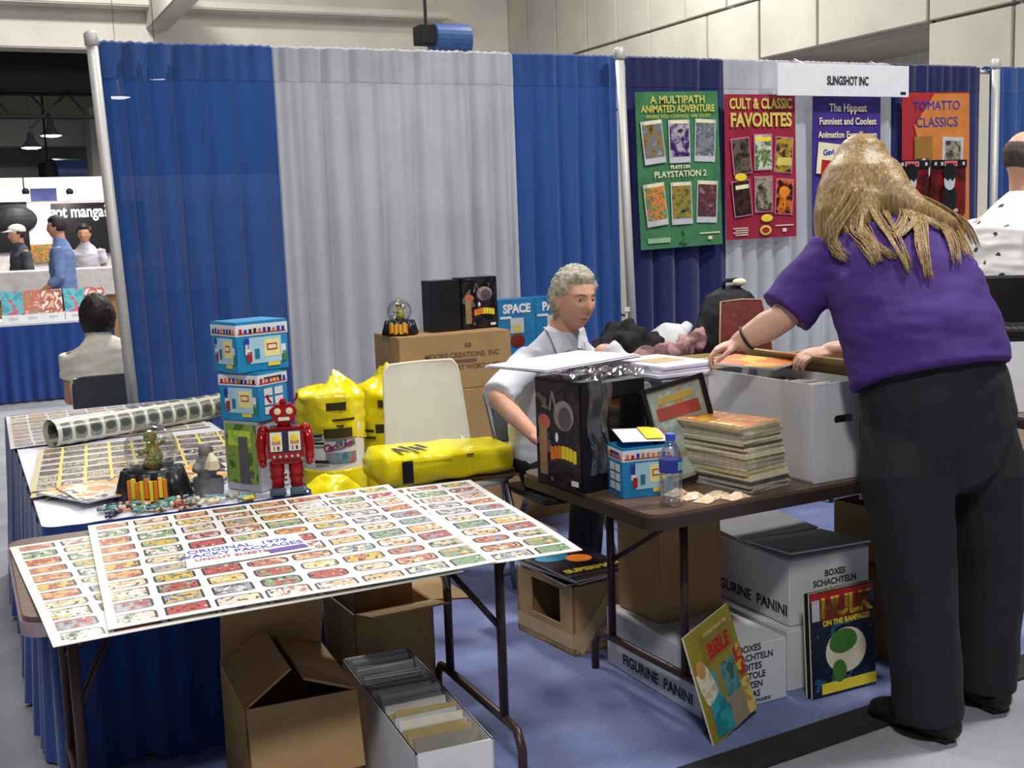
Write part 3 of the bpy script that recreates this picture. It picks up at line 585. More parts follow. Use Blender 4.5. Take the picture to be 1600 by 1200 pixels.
# grey cast figure, small toys, sweets, magazines
t = thing('cast_figure', 'grey cast bust on a block beside the glass globe', 'figurine', (.665, 3.735, .746), .3); gm = mat('grey_resin', (120, 120, 122), .6, var=.15, scale=30)
MB().prism([(-.042, -.03), (.042, -.03), (.036, .03), (-.036, .03)], 0, .06).build('block', gm, t, bevel=.004)
me = sm_remesh(MB().tube([(0, 0, .055), (0, 0, .09), (0, 0, .115), (0, 0, .13)], [.025, .038, .03, .016], n=14).ball((0, 0, .142), .024).tube([(-.03, 0, .1), (-.045, -.01, .085)], .012).tube([(.03, 0, .1), (.045, -.01, .08)], .012), .004, 2, .002, 60); me.materials.append(gm); link('bust', me, t)
MB().tube([(0, -.034, .14), (0, -.04, .115), (0, -.036, .092)], [.006, .02, .026], n=8, side=(1, 0, 0)).build('paper_tag', mat('cream_paper', (226, 218, 180), .6), t)
def toy(loc, rz, m, m2, kind, grp, label):
    mb = MB(); mb.tube([(-.02, 0, .008), (.012, 0, .009)], [.006, .009], m, 8); mb.ball((.022, 0, .01), .0075, m2, 8, 6)
    for s_ in (-1, 1):
        mb.tube([(-.018, s_*.004, .007), (-.045, s_*(.006+.008*kind), .006)], .0045, m2 if kind else m, 6); mb.tube([(.008, s_*.008, .009), (-.004+.02*kind, s_*.022, .007)], .0035, m, 6)
    o = mb.build('toy_figure', None, smooth=True, loc=loc, rot=(0, 0, rz)); return tag(o, label, 'toy figure', grp)
cs = [mat('toy_red', (150, 60, 44), .4), mat('toy_navy', (48, 62, 92), .4), mat('toy_teal', (96, 150, 146), .4), mat('toy_flesh', (206, 160, 124), .5), mat('toy_white', (220, 216, 206), .5)]
rnd = random.Random(5); toyL = {0: 'tiny red toy figure lying among the loose toys by the globe', 1: 'tiny navy toy figure lying among the loose toys by the globe', 2: 'tiny teal toy figure lying among the loose toys by the globe'}
for k in range(24):
    u, v = rnd.random(), rnd.random(); k3 = (k*7) % 3
    toy((.36+.24*u, 3.575+.10*v+.03*(1-u), .7455+.004*(k % 3)), rnd.uniform(0, 6.3), cs[k3], cs[3] if k % 2 else cs[4], k % 2, 'loose toy figures', toyL[k3])
sw = [('yellow', (232, 206, 70)), ('pale blue', (130, 180, 200)), ('cream', (226, 214, 180)), ('white', (226, 226, 224))]
for k in range(14):
    n_, c = sw[k % 4]; a = rnd.uniform(0, 6.3); mb = MB().tube([(-.018, 0, .007), (-.01, 0, .008), (.01, 0, .008), (.018, 0, .007)], [.009, .006, .007, .009], n=8, side=(0, 1, 0))
    tag(mb.build('wrapped_sweet', mat('sweet_'+n_, c, .25), smooth=True, loc=(.60+.17*rnd.random(), 3.575+.09*rnd.random(), .7455+.003*(k % 2)), rot=(0, 0, a)), 'small %s wrapped sweet scattered in front of the grey bust' % n_, 'sweet', 'scattered sweets')
for k, (x, y, a, lb) in enumerate(((.33, 3.92, .5, 'glossy magazine half under the globe, lowest'), (.36, 3.90, .2, 'glossy magazine half under the globe, uppermost'), (.70, 4.0, -.5, 'glossy magazine between the globe and the box tower'))):
    t = thing('magazine', lb, 'magazine', (x, y, .7625+.006*(k % 2)), a); MB().box((0, 0, .002), (.20, .27, .004)).build('pages', white, t); MB().box((0, 0, .0046), (.20, .27, .001)).build('cover', art('mag_cover_%d' % k, [(60, 50, 60), (220, 210, 200), (220, 160, 60), (110, 90, 130), (90, 60, 40)], 9, k+3), t)
# ================= BEHIND THE TABLES =================
def vinyl(name, rgb):
    s = NB(name); n = s.noise(s.co(), 9, 4).outputs[0]; c = lin(rgb); m = s.out(s.ramp(n, [(.3, tuple(v*.95 for v in c[:3])+(1,)), (.7, c)]), .22, 0, .6); s.bump(s.noise(s.co(), 22, 4).outputs[0], .5, .012); return m
m_yel = vinyl('yellow_plastic_bag', (240, 222, 14)); plast = mat('cream_plastic', (214, 212, 204), .4, var=.04)
def carton(name, label, loc, rz, d, m=kraft, tape=True, cat='box', group=None, bev=.004):
    t = thing(name, label, cat, loc, rz, group); MB().box((0, 0, d[2]/2), d).build('body', m, t, bevel=bev)
    if tape: MB().box((0, 0, d[2]+.0008), (d[0]*.995, .05, .001)).box((-d[0]/2-.0008, 0, d[2]-.05), (.001, .05, .1)).build('tape', mat('brown_tape', (176, 146, 104), .3), t)
    return t
carton('carton', 'plain brown carton standing on the floor behind the chair', (2.19, 5.43, 0), 0, (.55, .38, .40))
carton('carton', 'plain brown carton in the middle of the tall stack', (2.20, 5.43, .401), .02, (.54, .37, .37))
t = carton('carton', 'brown carton printed with an address on top of the tall stack', (2.15, 5.43, .772), 0, (.58, .36, .268), bev=.003)
for b, sz, x, z in (('AB', .032, .06, .21), ('MOORE CREATIONS, INC', .034, .03, .165), ('FORT WORTH, TEXAS', .032, .12, .105)): text('printing', b, sz, mat('faded_ink', (112, 88, 70), .8), t, (x, -.1812, z), F_NY, bold=.0008)
MB().box((-.03, -.181, .135), (.27, .0006, .016)).build('printed_line', mat('faded_ink', (112, 88, 70), .8), t)
# black folder box, opened
t = thing('display_box', 'black box with a printed panel standing open on the tall cartons', 'box', (2.23, 5.44, 1.041), 0)
MB().box((-.075, 0, .125), (.16, .10, .25)).build('plain_wing', black, t, bevel=.002, rot=(0, 0, .08))
pm = art('monster_print', [(20, 16, 24), (44, 34, 46), (18, 14, 20), (110, 96, 88), (24, 18, 26)], 13, 4, .3)
def box_print(parent, W, H, y, mirror=False):
    mb = MB().box((0, y-.001, H/2), (W*.97, .0015, H*.97), pm)
    mb.box((-W*.33, y-.0025, H*.35), (W*.16, .0015, H*.5), mat('sand_ink', (150, 130, 84), .5)); mb.ball((-W*.3, y-.002, H*.6), (W*.14, .002, H*.07), mat('rust_ink', (180, 100, 80), .5))
    mb.ball((W*.14, y-.002, H*.68), (W*.22, .002, H*.14), mat('ash_ink', (140, 130, 124), .5)); mb.ball((W*.17, y-.003, H*.66), (W*.15, .002, H*.11), mat('plum_ink', (90, 74, 84), .5)); mb.ball((-W*.02, y-.003, H*.47), (W*.035, .002, H*.045), white)
    n = 7
    for k in range(n): a = (k-(n-1)/2)/n; mb.box((W*(.12+.58*a*1.0), y-.003, H*(.34-.14*a*a)), (W*.07, .0015, H*.12), oran if k < 3 else yel)
    mb.tube([(-W*.16, y-.003, H*.72), (-W*.1, y-.003, H*.9), (W*.0, y-.003, H*.7)], W*.015, mat('ash_ink', (140, 130, 124)))
    for k in range(3): mb.box((-W*.3, y-.0035, H*(.2+.1*k)), (W*.13, .001, H*.035), mat('rust_ink', (180, 100, 80), .5))
    mb.box((W*.36, y-.0035, H*.07), (W*.15, .001, H*.05), white)
    return mb.build('print', None, parent)
p_ = MB().box((.115, 0, .128), (.205, .09, .256)).build('printed_box', black, t, bevel=.002, rot=(0, 0, .10)); 
o = box_print(t, .2, .25, 0); o.location = (.117, -.048+.0, .003); o.rotation_euler = (0, 0, .10); o.location = (.119, -.035, .003)
# blue model kit boxes
carton('carton', 'brown carton under the blue model boxes', (2.76, 5.66, 0), 0, (.56, .3, .80))
for k, (x, y, lb) in enumerate(((2.64, 5.66, 'blue model box nearer to the tall cartons'), (2.865, 5.68, 'blue model box partly behind the grey-haired head'))):
    t = thing('model_box', lb+', behind the seated man', 'box', (x, y, .801)); W, H = .215, .36
    MB().box((0, 0, H/2), (W, .13, H)).build('carton', art('kit_blue', [(34, 96, 160), (44, 130, 180), (30, 76, 150)], 4, 9, sharp=False), t, bevel=.002)
    mb = MB().box((0, -.0665, H*.62), (W*.36, .001, H*.22), grey_l).ball((0, -.067, H*.40), (W*.2, .002, H*.1), mat('deep_red_ink', (110, 40, 36), .4)).box((0, -.068, H*.58), (W*.2, .001, H*.1), gold).box((-W/2-.0006, 0, H*.55), (.001, .06, H*.7), covers[5]).box((-W/2-.0015, 0, H*.85), (.001, .05, H*.12), covers[11]); mb.build('print', None, t)
    text('lettering', 'SPACE' if k == 0 else 'PACE', .062, white, t, (.0, -.0672, H*.86), F_NY, bold=.003, sx=.9); MB().box((-W*.3, -.067, H*.74), (W*.3, .001, .012)).build('small_print', white, t)
# chair
t = thing('chair', 'cream plastic chair with chrome legs holding the yellow bundle', 'chair', (1.845, 4.66, 0), .06)
def chair_back(u, v):
    x = (u-.5)*(.40-.05*v); z = .60+.36*v; r = .05
    if v > .88: x *= 1-.9*((v-.88)/.12)**2*.14
    return (x, .20+.05*v+.03*math.cos((u-.5)*PI)-.02, z)
mb = MB().grid(chair_back, 20, 14, plast); mb.grid(lambda u, v: V(chair_back(u, v))+V((0, .014, 0)), 20, 14, plast)
# close the rim of the shell
rim = [chair_back(i/20, 0) for i in range(21)]+[chair_back(1, j/14) for j in range(1, 15)]+[chair_back(1-i/20, 1) for i in range(1, 21)]+[chair_back(0, 1-j/14) for j in range(1, 15)]
mb.tube([V(p)+V((0, .007, 0)) for p in rim], .008, plast, 8); mb.build('backrest', plast, t, smooth=True)
MB().prism([(x, y) for x, y in round_rect(.44, .42, .09)], .485, .505).build('seat', plast, t, bevel=.004)
MB().tube([(-.215, -.17, .50), (-.12, -.215, .492), (0, -.228, .49), (.12, -.215, .492), (.215, -.17, .50)], .019).build('front_lip', plast, t, smooth=True)
for sx in (-1, 1):
    MB().tube([(sx*.2, -.2, 0), (sx*.185, -.15, .48)], .011).build('leg', chrome, t, smooth=True); MB().tube([(sx*.2, .23, 0), (sx*.18, .16, .48), (sx*.17, .2, .62)], .011).build('leg', chrome, t, smooth=True)
MB().tube([(-.19, -.16, .3), (.19, -.16, .3)], .008).build('stretcher', chrome, t)
tag(MB().prism([(-.05, -.16), (.40, -.20), (.43, .10), (-.08, .14)], 0, .008).prism([(.02, -.18), (.39, -.21), (.40, .0), (.03, .05)], .008, .015).build('cardboard_sheet', kraft, loc=(1.80, 4.62, .506)), 'flattened cardboard sticking out below the yellow bundle', 'cardboard')
t = thing('wrapped_bundle', 'long flat parcel wrapped in yellow plastic on the chair', 'parcel', (1.755, 4.52, .522), -.05)
def bund(u, v):
    a = v*2*PI; x = (u-.5)*.62; e = 1-max(0, abs(u-.5)*2-.86)/.14*.55; sq = lambda c: math.copysign(abs(c)**.45, c)
    y = .15*sq(math.cos(a))*e; z = .075+(.072-.015*u)*sq(math.sin(a))*e
    n = noise.noise(V((x*9, math.cos(a)*1.5, math.sin(a)*1.5+3)))*.008
    return (x, y+n, max(0, z+n))
MB().grid(bund, 60, 40, m_yel).add([bund(0, j/40) for j in range(40)], [tuple(range(40))], m_yel).add([bund(1, j/40) for j in range(40)], [tuple(range(40))], m_yel).build('wrapping', m_yel, t, smooth=True)
MB().box((-.185, -.154, .07), (.045, .004, .09)).build('black_band', black, t, rot=(0, 0, 0)); MB().box((.08, -.157, .115), (.03, .003, .006)).box((-.1, -.157, .105), (.2, .002, .002)).build('seam_mark', inkm, t)
mb = MB()
for k in range(4): mb.box((-.2+.035*k, -.08+.03*(k % 2), .150), (.02, .09, .001), inkm, (0, 0, .2))
mb.build('print', None, t)
# pails and yellow bags
def pail(label, loc, r, h, bagz, seed, lab=True):
    t = thing('bagged_pail', label, 'pail', loc)
    MB().lathe([(r*.92, 0), (r*.95, .02), (r, h), (r*.97, h+.01)], n=32).build('pail', mat('white_pail', (212, 210, 204), .4), t, smooth=True)
    MB().lathe([(r*1.02, .08), (r*1.03, .3), (r*1.02, bagz-.14), (r*1.0, bagz-.13)], n=32).build('lower_wrap', m_yel, t, smooth=True)
    def bag(u, v):
        a = u*2*PI; z = bagz-.03*math.sin(a*1.0+seed)*(1-v)+(h+.16-bagz)*v; q = v
        rr_ = r*1.06 if q < .75 else r*1.06*(1-((q-.75)/.25)**1.6*.75)
        n = noise.noise(V((math.cos(a)*2, math.sin(a)*2, z*7+seed)))
        rr_ += .03*n*(.4+q)+.008*noise.noise(V((math.cos(a)*6, math.sin(a)*6, z*25+seed)))
        zz = z+.05*max(0, q-.6)*math.sin(a*3+seed)+.10*max(0, q-.8)*math.sin(a*1+seed*2)*5*.35
        return (rr_*math.cos(a), rr_*math.sin(a), zz)
    mb = MB().grid(bag, 48, 24, m_yel); mb.add([bag(j/48, 1) for j in range(48)], [tuple(range(48))], m_yel); mb.build('yellow_bag', m_yel, t, smooth=True)
    def decal(a0, a1, z0, z1, m, o=.022): 
        return MB().grid(lambda u, v: ((r+o)*math.cos(a0+(a1-a0)*u), (r+o)*math.sin(a0+(a1-a0)*u), z0+(z1-z0)*v), 8, 2, m)
    mb = MB(); zc = (bagz+h)/2+.02
    for a, b, z, hh in ((-2.0, -1.25, zc+.07, .034), (-1.85, -1.2, zc+.025, .010), (-1.75, -1.55, zc-.0, .009), (-2.1, -1.3, zc-.045, .040), (-2.5, -2.15, zc-.04, .012), (-2.5, -2.1, zc-.07, .010), (-2.4, -2.0, zc-.15, .014)):
        g = decal(a, b, z, z+hh, mat('bag_ink', (52, 44, 26), .4)); mb.v, base = mb.v+g.v, len(mb.v)
        for f in g.f: mb.f.append([base+i for i in f]); mb.mi.append(0)
    mb.mats = [mat('bag_ink', (52, 44, 26), .4)]; mb.build('print', None, t)
    if lab:
        decal(-2.15, -1.1, bagz-.10, bagz-.005, mat('label_white', (206, 204, 206), .4), .002).build('pail_label', None, t)
        decal(-2.1, -1.1, bagz-.10, bagz-.055, art('label_print', [(80, 120, 150), (110, 150, 160), (200, 90, 100), (150, 160, 190)], 25, 3), .004).build('label_picture', None, t)
        for i, ch in enumerate('GadZukes'):
            a = -2.05+.125*i; text('label_lettering', ch, .045, (redi, bluei, redi, tealm)[i % 4], t, ((r+.005)*math.cos(a), (r+.005)*math.sin(a), bagz-.035+.003*i), (PI/2, 0, a+PI/2), bold=.001)
pail('white pail with a coloured label, topped by a crumpled yellow bag', (1.405, 4.86, 0), .132, .76, .69, 1.0)
pail('white pail topped by a yellow bag, half behind the chair back', (1.725, 5.15, 0), .13, .74, .60, 4.0, False)
t = thing('yellow_bag', 'shiny yellow bag slumped low behind the red robot', 'bag', (1.225, 4.20, 0))
MB().box((0, 0, .24), (.26, .26, .48)).build('inner_carton', kraft, t, bevel=.004)
me = sm_remesh(MB().tube([(-.06, 0, .42), (-.02, 0, .58), (.0, 0, .66)], [(.15, .15), (.13, .12), (.05, .04)], n=18).tube([(.04, -.05, .45), (.06, -.04, .59)], [(.13, .12), (.06, .05)], n=14), .012, 4, .015, 11, 5); me.materials.append(m_yel); link('bag', me, t)
# ================= FLOOR BOXES, LEFT =================
def open_box(name, label, loc, rz, d, m, flaps, th=.006, group=None, cat='box', hole=None):
    t = thing(name, label, cat, loc, rz, group); X, Y, Z = d
    if hole:      # (x, z, length, height) of a hand hole cut right through the front wall
        hx, hz_, hl_, hh = hole; loop = [(hx+a, hz_+b) for a, b in round_rect(hl_, hh, hh*.49)]; n = len(loop); outer = []
        for a, b in loop:
            dx_, dz = a-hx, (b-hz_)*hl_/hh*.9; k = min(((X/2-hx) if dx_ > 0 else (X/2+hx))/max(1e-6, abs(dx_)), ((Z-hz_) if dz > 0 else hz_)/max(1e-6, abs(dz))); outer.append((hx+dx_*k, hz_+dz*k))
        for cx_, cz in ((-X/2, 0), (X/2, 0), (X/2, Z), (-X/2, Z)):      # pull the nearest point into each corner
            i = min(range(n), key=lambda q_: (outer[q_][0]-cx_)**2+(outer[q_][1]-cz)**2); outer[i] = (cx_, cz)
        vs = [(a, y, b) for y in (-Y/2, -Y/2+th) for a, b in loop+outer]; fs = []
        for i in range(n):
            j = (i+1) % n; fs += [(i, j, n+j, n+i), (2*n+j, 2*n+i, 3*n+i, 3*n+j), (j, i, 2*n+i, 2*n+j), (n+i, n+j, 3*n+j, 3*n+i)]
        MB().add(vs, fs).build('front_wall', m, t)
        MB().box((0, 0, th/2), (X, Y-2*th, th)).box((-X/2+th/2, 0, Z/2), (th, Y-2*th, Z)).box((X/2-th/2, 0, Z/2), (th, Y-2*th, Z)).box((0, Y/2-th/2, Z/2), (X, th, Z)).build('body', m, t)
        return t
    MB().box((0, 0, th/2), (X, Y, th)).box((-X/2+th/2, 0, Z/2), (th, Y, Z)).box((X/2-th/2, 0, Z/2), (th, Y, Z)).box((0, -Y/2+th/2, Z/2), (X, th, Z)).box((0, Y/2-th/2, Z/2), (X, th, Z)).build('body', m, t)
    for side, L, ang in flaps:      # flap leaves the rim outward/inward by ang (0 = upright, + = outward)
        if side in 'lr':
            s_ = -1 if side == 'l' else 1; MB().box((0, 0, L/2), (th, Y*.98, L)).build('flap', m, t, loc=(s_*(X/2-th/2), 0, Z), rot=(0, s_*ang, 0))
        else:
            s_ = -1 if side == 'f' else 1; MB().box((0, 0, L/2), (X*.98, th, L)).build('flap', m, t, loc=(0, s_*(Y/2-th/2), Z), rot=(-s_*ang, 0, 0))
    return t
open_box('open_carton', 'brown carton with raised flaps next to the long white comic box', (.735, 3.14, 0), -.04, (.30, .40, .345), kraft, (('l', .15, -.95), ('r', .15, -1.2), ('b', .2, -.35), ('f', .2, 2.9)))
t = open_box('open_carton', 'brown carton under the sticker table holding a smaller carton', (1.165, 3.66, 0), .05, (.27, .36, .36), kraft, (('f', .15, 1.35), ('r', .15, 1.7)))
carton('carton', 'small scuffed carton standing inside the open brown carton', (1.155, 3.68, .012), .06, (.20, .28, .47), kraft_d, False)
t = open_box('comic_long_box', 'long white comic box without lid, packed with bagged comics', (1.035, 2.96, 0), -.05, (.205, .72, .285), white, ())
MB().box((.099, 0, .27), (.004, .715, .03)).box((-.099, 0, .27), (.004, .715, .03)).build('inner_edge', kraft, t)
rnd = random.Random(3); cols = [mat('board_%d' % i, c, .5) for i, c in enumerate([(226, 222, 206), (208, 210, 212), (232, 230, 222), (150, 150, 140), (196, 204, 210), (180, 160, 110)])]
bgm = glass('bag_film', mixf=.95)
for k in range(24):
    y = -.335+.0285*k; tilt = .22+rnd.uniform(-.04, .04); h = .275+rnd.uniform(0, .02); c = cols[rnd.choice((0, 0, 1, 2, 2, 3, 4, 5))]
    if y > .1: c = cols[(2, 1, 4)[k % 3]]  # paler boards at the back, colour making up for the shade under the table
    me = MB().box((0, 0, h/2), (.172, .006, h)).mesh('bagged_comic', c)
    o = link('bagged_comic', me, None, V((1.035, 2.96, .007))+MX.Rotation(-.05, 3, 'Z') @ V((rnd.uniform(-.006, .006), y, 0)), (-tilt, 0, -.05+rnd.uniform(-.05, .05)))
    tag(o, 'bagged comic standing in the long white comic box', 'comic', 'comics in the long white box')
# ================= FLOOR BOXES, RIGHT =================
wbox = mat('white_corrugated', (206, 208, 212), .6, var=.06, scale=5)
def panini(label, loc, rz, d, boxes=True, side=True, front='BOXES\nSCHACHTELN\nBOITES\nSCATOLE\nDOZEN\nCAJAS', sidet='FIGURINE  PANINI'):
    t = carton('figurine_carton', label, loc, rz, d, wbox, False)
    if boxes: text('lettering', front, .030, inkm, t, (.02, -d[1]/2-.0008, d[2]*.57), F_NY, bold=.0007, sx=.95)
    if boxes: text('lettering', 'FIGURINE PANINI', .018, inkm, t, (.03, -d[1]/2-.0008, d[2]*.08), F_NY, bold=.0004)
    if side: text('lettering', sidet, .052, inkm, t, (-d[0]/2-.0008, -.03, d[2]*.22), F_NX, bold=.0012)
    MB().box((0, 0, d[2]+.0006), (d[0]*.98, .004, .001)).build('lid_seam', wbox, t)
    return t
panini('white lettered carton lying flat, crossed by the table leg', (2.145, 3.245, .008), .02, (.335, .57, .205))
panini('white lettered carton on the floor, below another white carton', (2.515, 3.28, .008), .0, (.335, .57, .205), boxes=False)
t = panini('white lettered carton on top of another, with its lid ajar', (2.545, 3.275, .2145), .0, (.335, .50, .225), front='BOXES\nSCHACHTELN\nBOITES')
MB().box((0, 0, 0), (.33, .25, .006)).build('lid_flap', wbox, t, loc=(0, -.13, .238), rot=(-.06, .02, 0)); MB().box((0, 0, 0), (.33, .24, .006)).build('lid_flap', wbox, t, loc=(0, .13, .236), rot=(.05, 0, 0))
carton('carton', 'tall brown carton under the table on the white carton', (2.155, 3.40, .2145), .10, (.27, .235, .455), kraft)
carton('carton', 'brown carton half hidden by the dark trouser leg', (2.93, 3.2, .008), .15, (.28, .3, .32), kraft_d)
open_box('open_carton', 'brown carton with small packets behind the trouser leg', (2.97, 3.19, .329), .1, (.30, .28, .20), kraft, ())
for k in range(6): tag(MB().box((0, 0, .01), (.06, .08, .02)).build('packet', art('packet_print', [(230, 200, 170), (220, 120, 60), (240, 236, 226), (190, 160, 140)], 30, 4), loc=(2.90+.062*(k % 3), 3.13+.09*(k//3), .5295), rot=(.2, .1*k, .4*k)), 'small printed packet heaped on the carton behind the trouser leg', 'packet', 'packets on the brown carton')
# battered box with comics
t = thing('battered_carton', 'battered taped carton with a handle hole, comics stacked on it', 'box', (2.005, 3.83, .008), .13); X, Y, Z = .27, .37, .255
old = mat('old_cardboard', (168, 140, 100), .85, var=.25, scale=9, bump=.25, bscale=40)
h0, h1, z0, z1 = -.10, .09, .10, .235
MB().box((0, 0, .004), (X, Y, .008)).box((X/2-.004, 0, Z/2), (.008, Y, Z)).box((0, -Y/2+.004, Z/2), (X, .008, Z)).box((0, Y/2-.004, Z/2), (X, .008, Z)).box((-X/2+.004, (h0-Y/2)/2, Z/2), (.008, h0+Y/2, Z)).box((-X/2+.004, (h1+Y/2)/2, Z/2), (.008, Y/2-h1, Z)).box((-X/2+.004, (h0+h1)/2, z0/2), (.008, h1-h0, z0)).box((-X/2+.004, (h0+h1)/2, (z1+Z)/2), (.008, h1-h0, Z-z1)).build('body', old, t)
tp = mat('parcel_tape', (190, 168, 124), .2)
MB().box((0, -Y/2-.001, .06), (X, .001, .05)).box((-.02, -Y/2-.0015, .13), (.05, .001, .3), None, (0, .7, 0)).box((-X/2-.001, 0, .05), (.001, Y, .05)).build('tape', tp, t)
for k in range(5):
    mb = MB().box((0, 0, .003), (.26, .345, .006), grey_l).box((0, 0, .0065), (.26, .345, .001), art('dark_cover', [(24, 22, 26), (40, 34, 40), (20, 20, 24), (90, 60, 40)], 7, 2)); me = mb.mesh('treasury_comic')
    c = link('treasury_comic', me, None, (2.0+.01*(k % 2), 3.83-.012*k*(k % 2), .266+.0075*k), (0, 0, .13+.05*((k*3) % 4-1.5)))
    tag(c, 'dark-covered large comic with yellow lettering, top of the battered carton' if k == 4 else 'dark large comic in the pile on the battered carton', 'comic', None if k == 4 else 'large comics on the battered carton')
    if k == 4:
        text('lettering', 'SUPERMAN', .052, yel, c, (.01, -.13, .0076), F_UP, bold=.003, sx=.9); MB().ball((-.05, .06, .008), (.07, .05, .001), tealm).ball((.03, .0, .0085), (.05, .05, .001), oran).ball((.06, .1, .0085), (.05, .03, .001), redi).ball((-.02, .12, .009), (.05, .03, .001), cream).build('cover_picture', None, c)
# two big comics
def bigcomic(label, loc, rz, lean, roll, W=.265, H=.345):
    t = thing('treasury_comic', label, 'comic', loc); t.rotation_euler = (MX.Rotation(rz, 3, 'Z') @ MX.Rotation(-lean, 3, 'X') @ MX.Rotation(roll, 3, 'Y')).to_euler()
    MB().box((0, .004, H/2), (W, .006, H)).build('pages', cream, t); return t
t = bigcomic('large olive comic with red title lettering leaning on the table leg', (2.03, 2.84, .02), .42, .22, -.13); W, H = .265, .345
olive = mat('olive_ink', (150, 136, 50), .4)
MB().box((0, 0, H/2), (W, .002, H)).build('cover', olive, t)
mb = MB(); tile(mb, .02, H*.79, W*.66, H*.26, mat('olive_dark_ink', (136, 120, 40), .4), -.0015); tile(mb, .04, H*.43, W*.30, H*.30, art('panel_art_a', [(70, 130, 140), (90, 150, 150), (60, 100, 90), (200, 180, 110)], 26, 3), -.0018); tile(mb, .11, H*.5, W*.16, H*.28, art('panel_art_b', [(200, 130, 50), (170, 50, 40), (220, 170, 60), (120, 40, 40)], 26, 6), -.0018); tile(mb, -.045, H*.45, W*.12, H*.26, mat('sea_ink', (90, 150, 160), .4), -.0018); tile(mb, .035, H*.14, W*.36, H*.28, mat('stone_ink', (150, 138, 116), .4), -.0018); tile(mb, .108, H*.16, W*.16, H*.32, art('gold_art', [(220, 200, 110), (190, 150, 60), (160, 60, 40)], 30, 2), -.0018)
mb.build('picture_panels', None, t)
mb = MB().tube([(-.10, -.002, H*.66), (-.085, -.002, H*.52), (-.07, -.002, H*.38), (-.062, -.002, H*.3)], [(.03, .002), (.04, .002), (.038, .002), (.012, .002)], art('white_robe_art', [(226, 220, 200), (200, 190, 160), (236, 232, 220)], 30, 1), 12, side=(1, 0, 0)); mb.ball((-.098, -.003, H*.66), (.022, .002, .03), mat('skin_ink', (206, 150, 90), .4)); mb.tube([(-.07, -.0028, H*.36), (-.05, -.0028, H*.2), (-.055, -.0028, .01)], [(.03, .002), (.05, .002), (.05, .002)], art('teal_robe_art', [(30, 130, 140), (50, 160, 170), (20, 90, 110)], 20, 2), 12, side=(1, 0, 0)); mb.build('robed_figure_print', None, t)
text('lettering', 'BIBLE', .062, redi, t, (.025, -.0022, H*.74), F_NY, bold=.0028, sx=.85); text('lettering', 'STORIES FROM THE', .016, cream, t, (.03, -.0022, H*.90), F_NY)
t = bigcomic('large dark blue comic with a fat yellow title standing against the white cartons', (2.505, 2.905, .012), .02, .05, .0)
MB().box((0, 0, H/2), (W, .002, H)).build('cover', art('night_blue_art', [(24, 40, 70), (20, 28, 50), (40, 90, 120), (18, 22, 40)], 16, 5), t)
mb = MB(); 
for a_ in ((0, H*.955, W*.98, H*.07, redi, -.0015), (.01, H*.82, W*.8, H*.2, mat('maroon_ink', (120, 30, 30), .4), -.0016), (-.11, H*.83, .03, H*.2, grey_l, -.002), (.02, H*.07, W*.86, H*.1, yel, -.002)):
    mb = MB(); tile(mb, *a_); mb.build('title_panel', None, t)
text('lettering', 'HULK', .088, yel, t, (.015, -.0022, H*.83), F_NY, bold=.004, sx=.92); text('lettering', 'ON THE RAMPAGE!', .026, yel, t, (.015, -.0022, H*.69), F_NY, bold=.001, sx=.86)
art_b = MB(); art_b.ball((.01, -.002, H*.40), (.085, .002, .075), mat('bone_ink', (222, 216, 190), .4)); art_b.ball((0, -.003, H*.48), (.06, .0015, .045), mat('leaf_green_ink', (66, 120, 50), .4)); art_b.ball((-.02, -.003, H*.22), (.03, .0015, .04), mat('leaf_green_ink', (66, 120, 50), .4)); art_b.build('cover_picture', None, t)
t2 = bigcomic('large black comic with only its edge showing, directly behind the fat-titled blue comic', (2.495, 2.918, .012), .02, .05, 0); MB().box((0, 0, H/2), (W, .002, H)).build('cover', black, t2)
# ================= ON THE RIGHT TABLE =================
TZ = .741
def tb(x, y, z=0): return V((x, y, TZ+z))
# tall black figure boxes
ca, sa = math.cos(.2), math.sin(.2)
def lb(cx, cy, dx, dy, th):  # centre from the near corner
    return (cx+dx/2*math.cos(th)-dy/2*math.sin(th), cy+dx/2*math.sin(th)+dy/2*math.cos(th))
c = lb(1.665, 3.10, .085, .225, .2)
t = thing('figure_box', 'tall black printed box at the end of the brown table', 'box', tb(*c), .2)
MB().box((0, 0, .17), (.085, .225, .34)).build('carton', black, t, bevel=.002)
o = box_print(t, .22, .335, 0); o.location = (-.0435, 0, .003); o.rotation_euler = (0, 0, -PI/2)
c = lb(1.665+.09*ca, 3.10+.09*sa, .17, .20, .2)
t = thing('window_box', 'black box with a clear window behind the tall printed box', 'box', tb(*c), .2)
MB().box((0, 0, .165), (.17, .20, .33)).build('carton', black, t, bevel=.002)
MB().box((0, -.101, .19), (.13, .001, .19)).build('window', mat('dark_window', (16, 15, 16), .08, spec=.8), t)
MB().box((0, -.102, .14), (.09, .001, .02), mat('dim_olive', (50, 46, 26), .5), (0, .1, 0)).build('inner_print', None, t)
film = glass('clear_film', mixf=.78, rough=.12)
def crumple(label, loc, W, D, H, seed, rz=0, m=film, name='plastic_bag', cat='bag', amp=.02):
    t = thing(name, label, cat, loc, rz)
    def fn(u, v):
        x, y = (u-.5)*W, (v-.5)*D; n = noise.noise(V((x*22+seed, y*22, seed)))+.6*noise.noise(V((x*50+seed, y*50, 3)))
        e = min(u, 1-u, v, 1-v)*4; return (x+.006*n, y, max(.001, H*min(1, e)**.5+amp*n))
    MB().grid(fn, 30, 22, m).build('film', m, t, smooth=False); return t
crumple('crumpled clear plastic bag lying on the black boxes', (1.79, 3.215, 1.085), .27, .22, .018, 3, .2)
t = thing('plastic_strip', 'clear plastic hanging down between the two black boxes', 'bag', (1.672, 3.088, .80), .2)
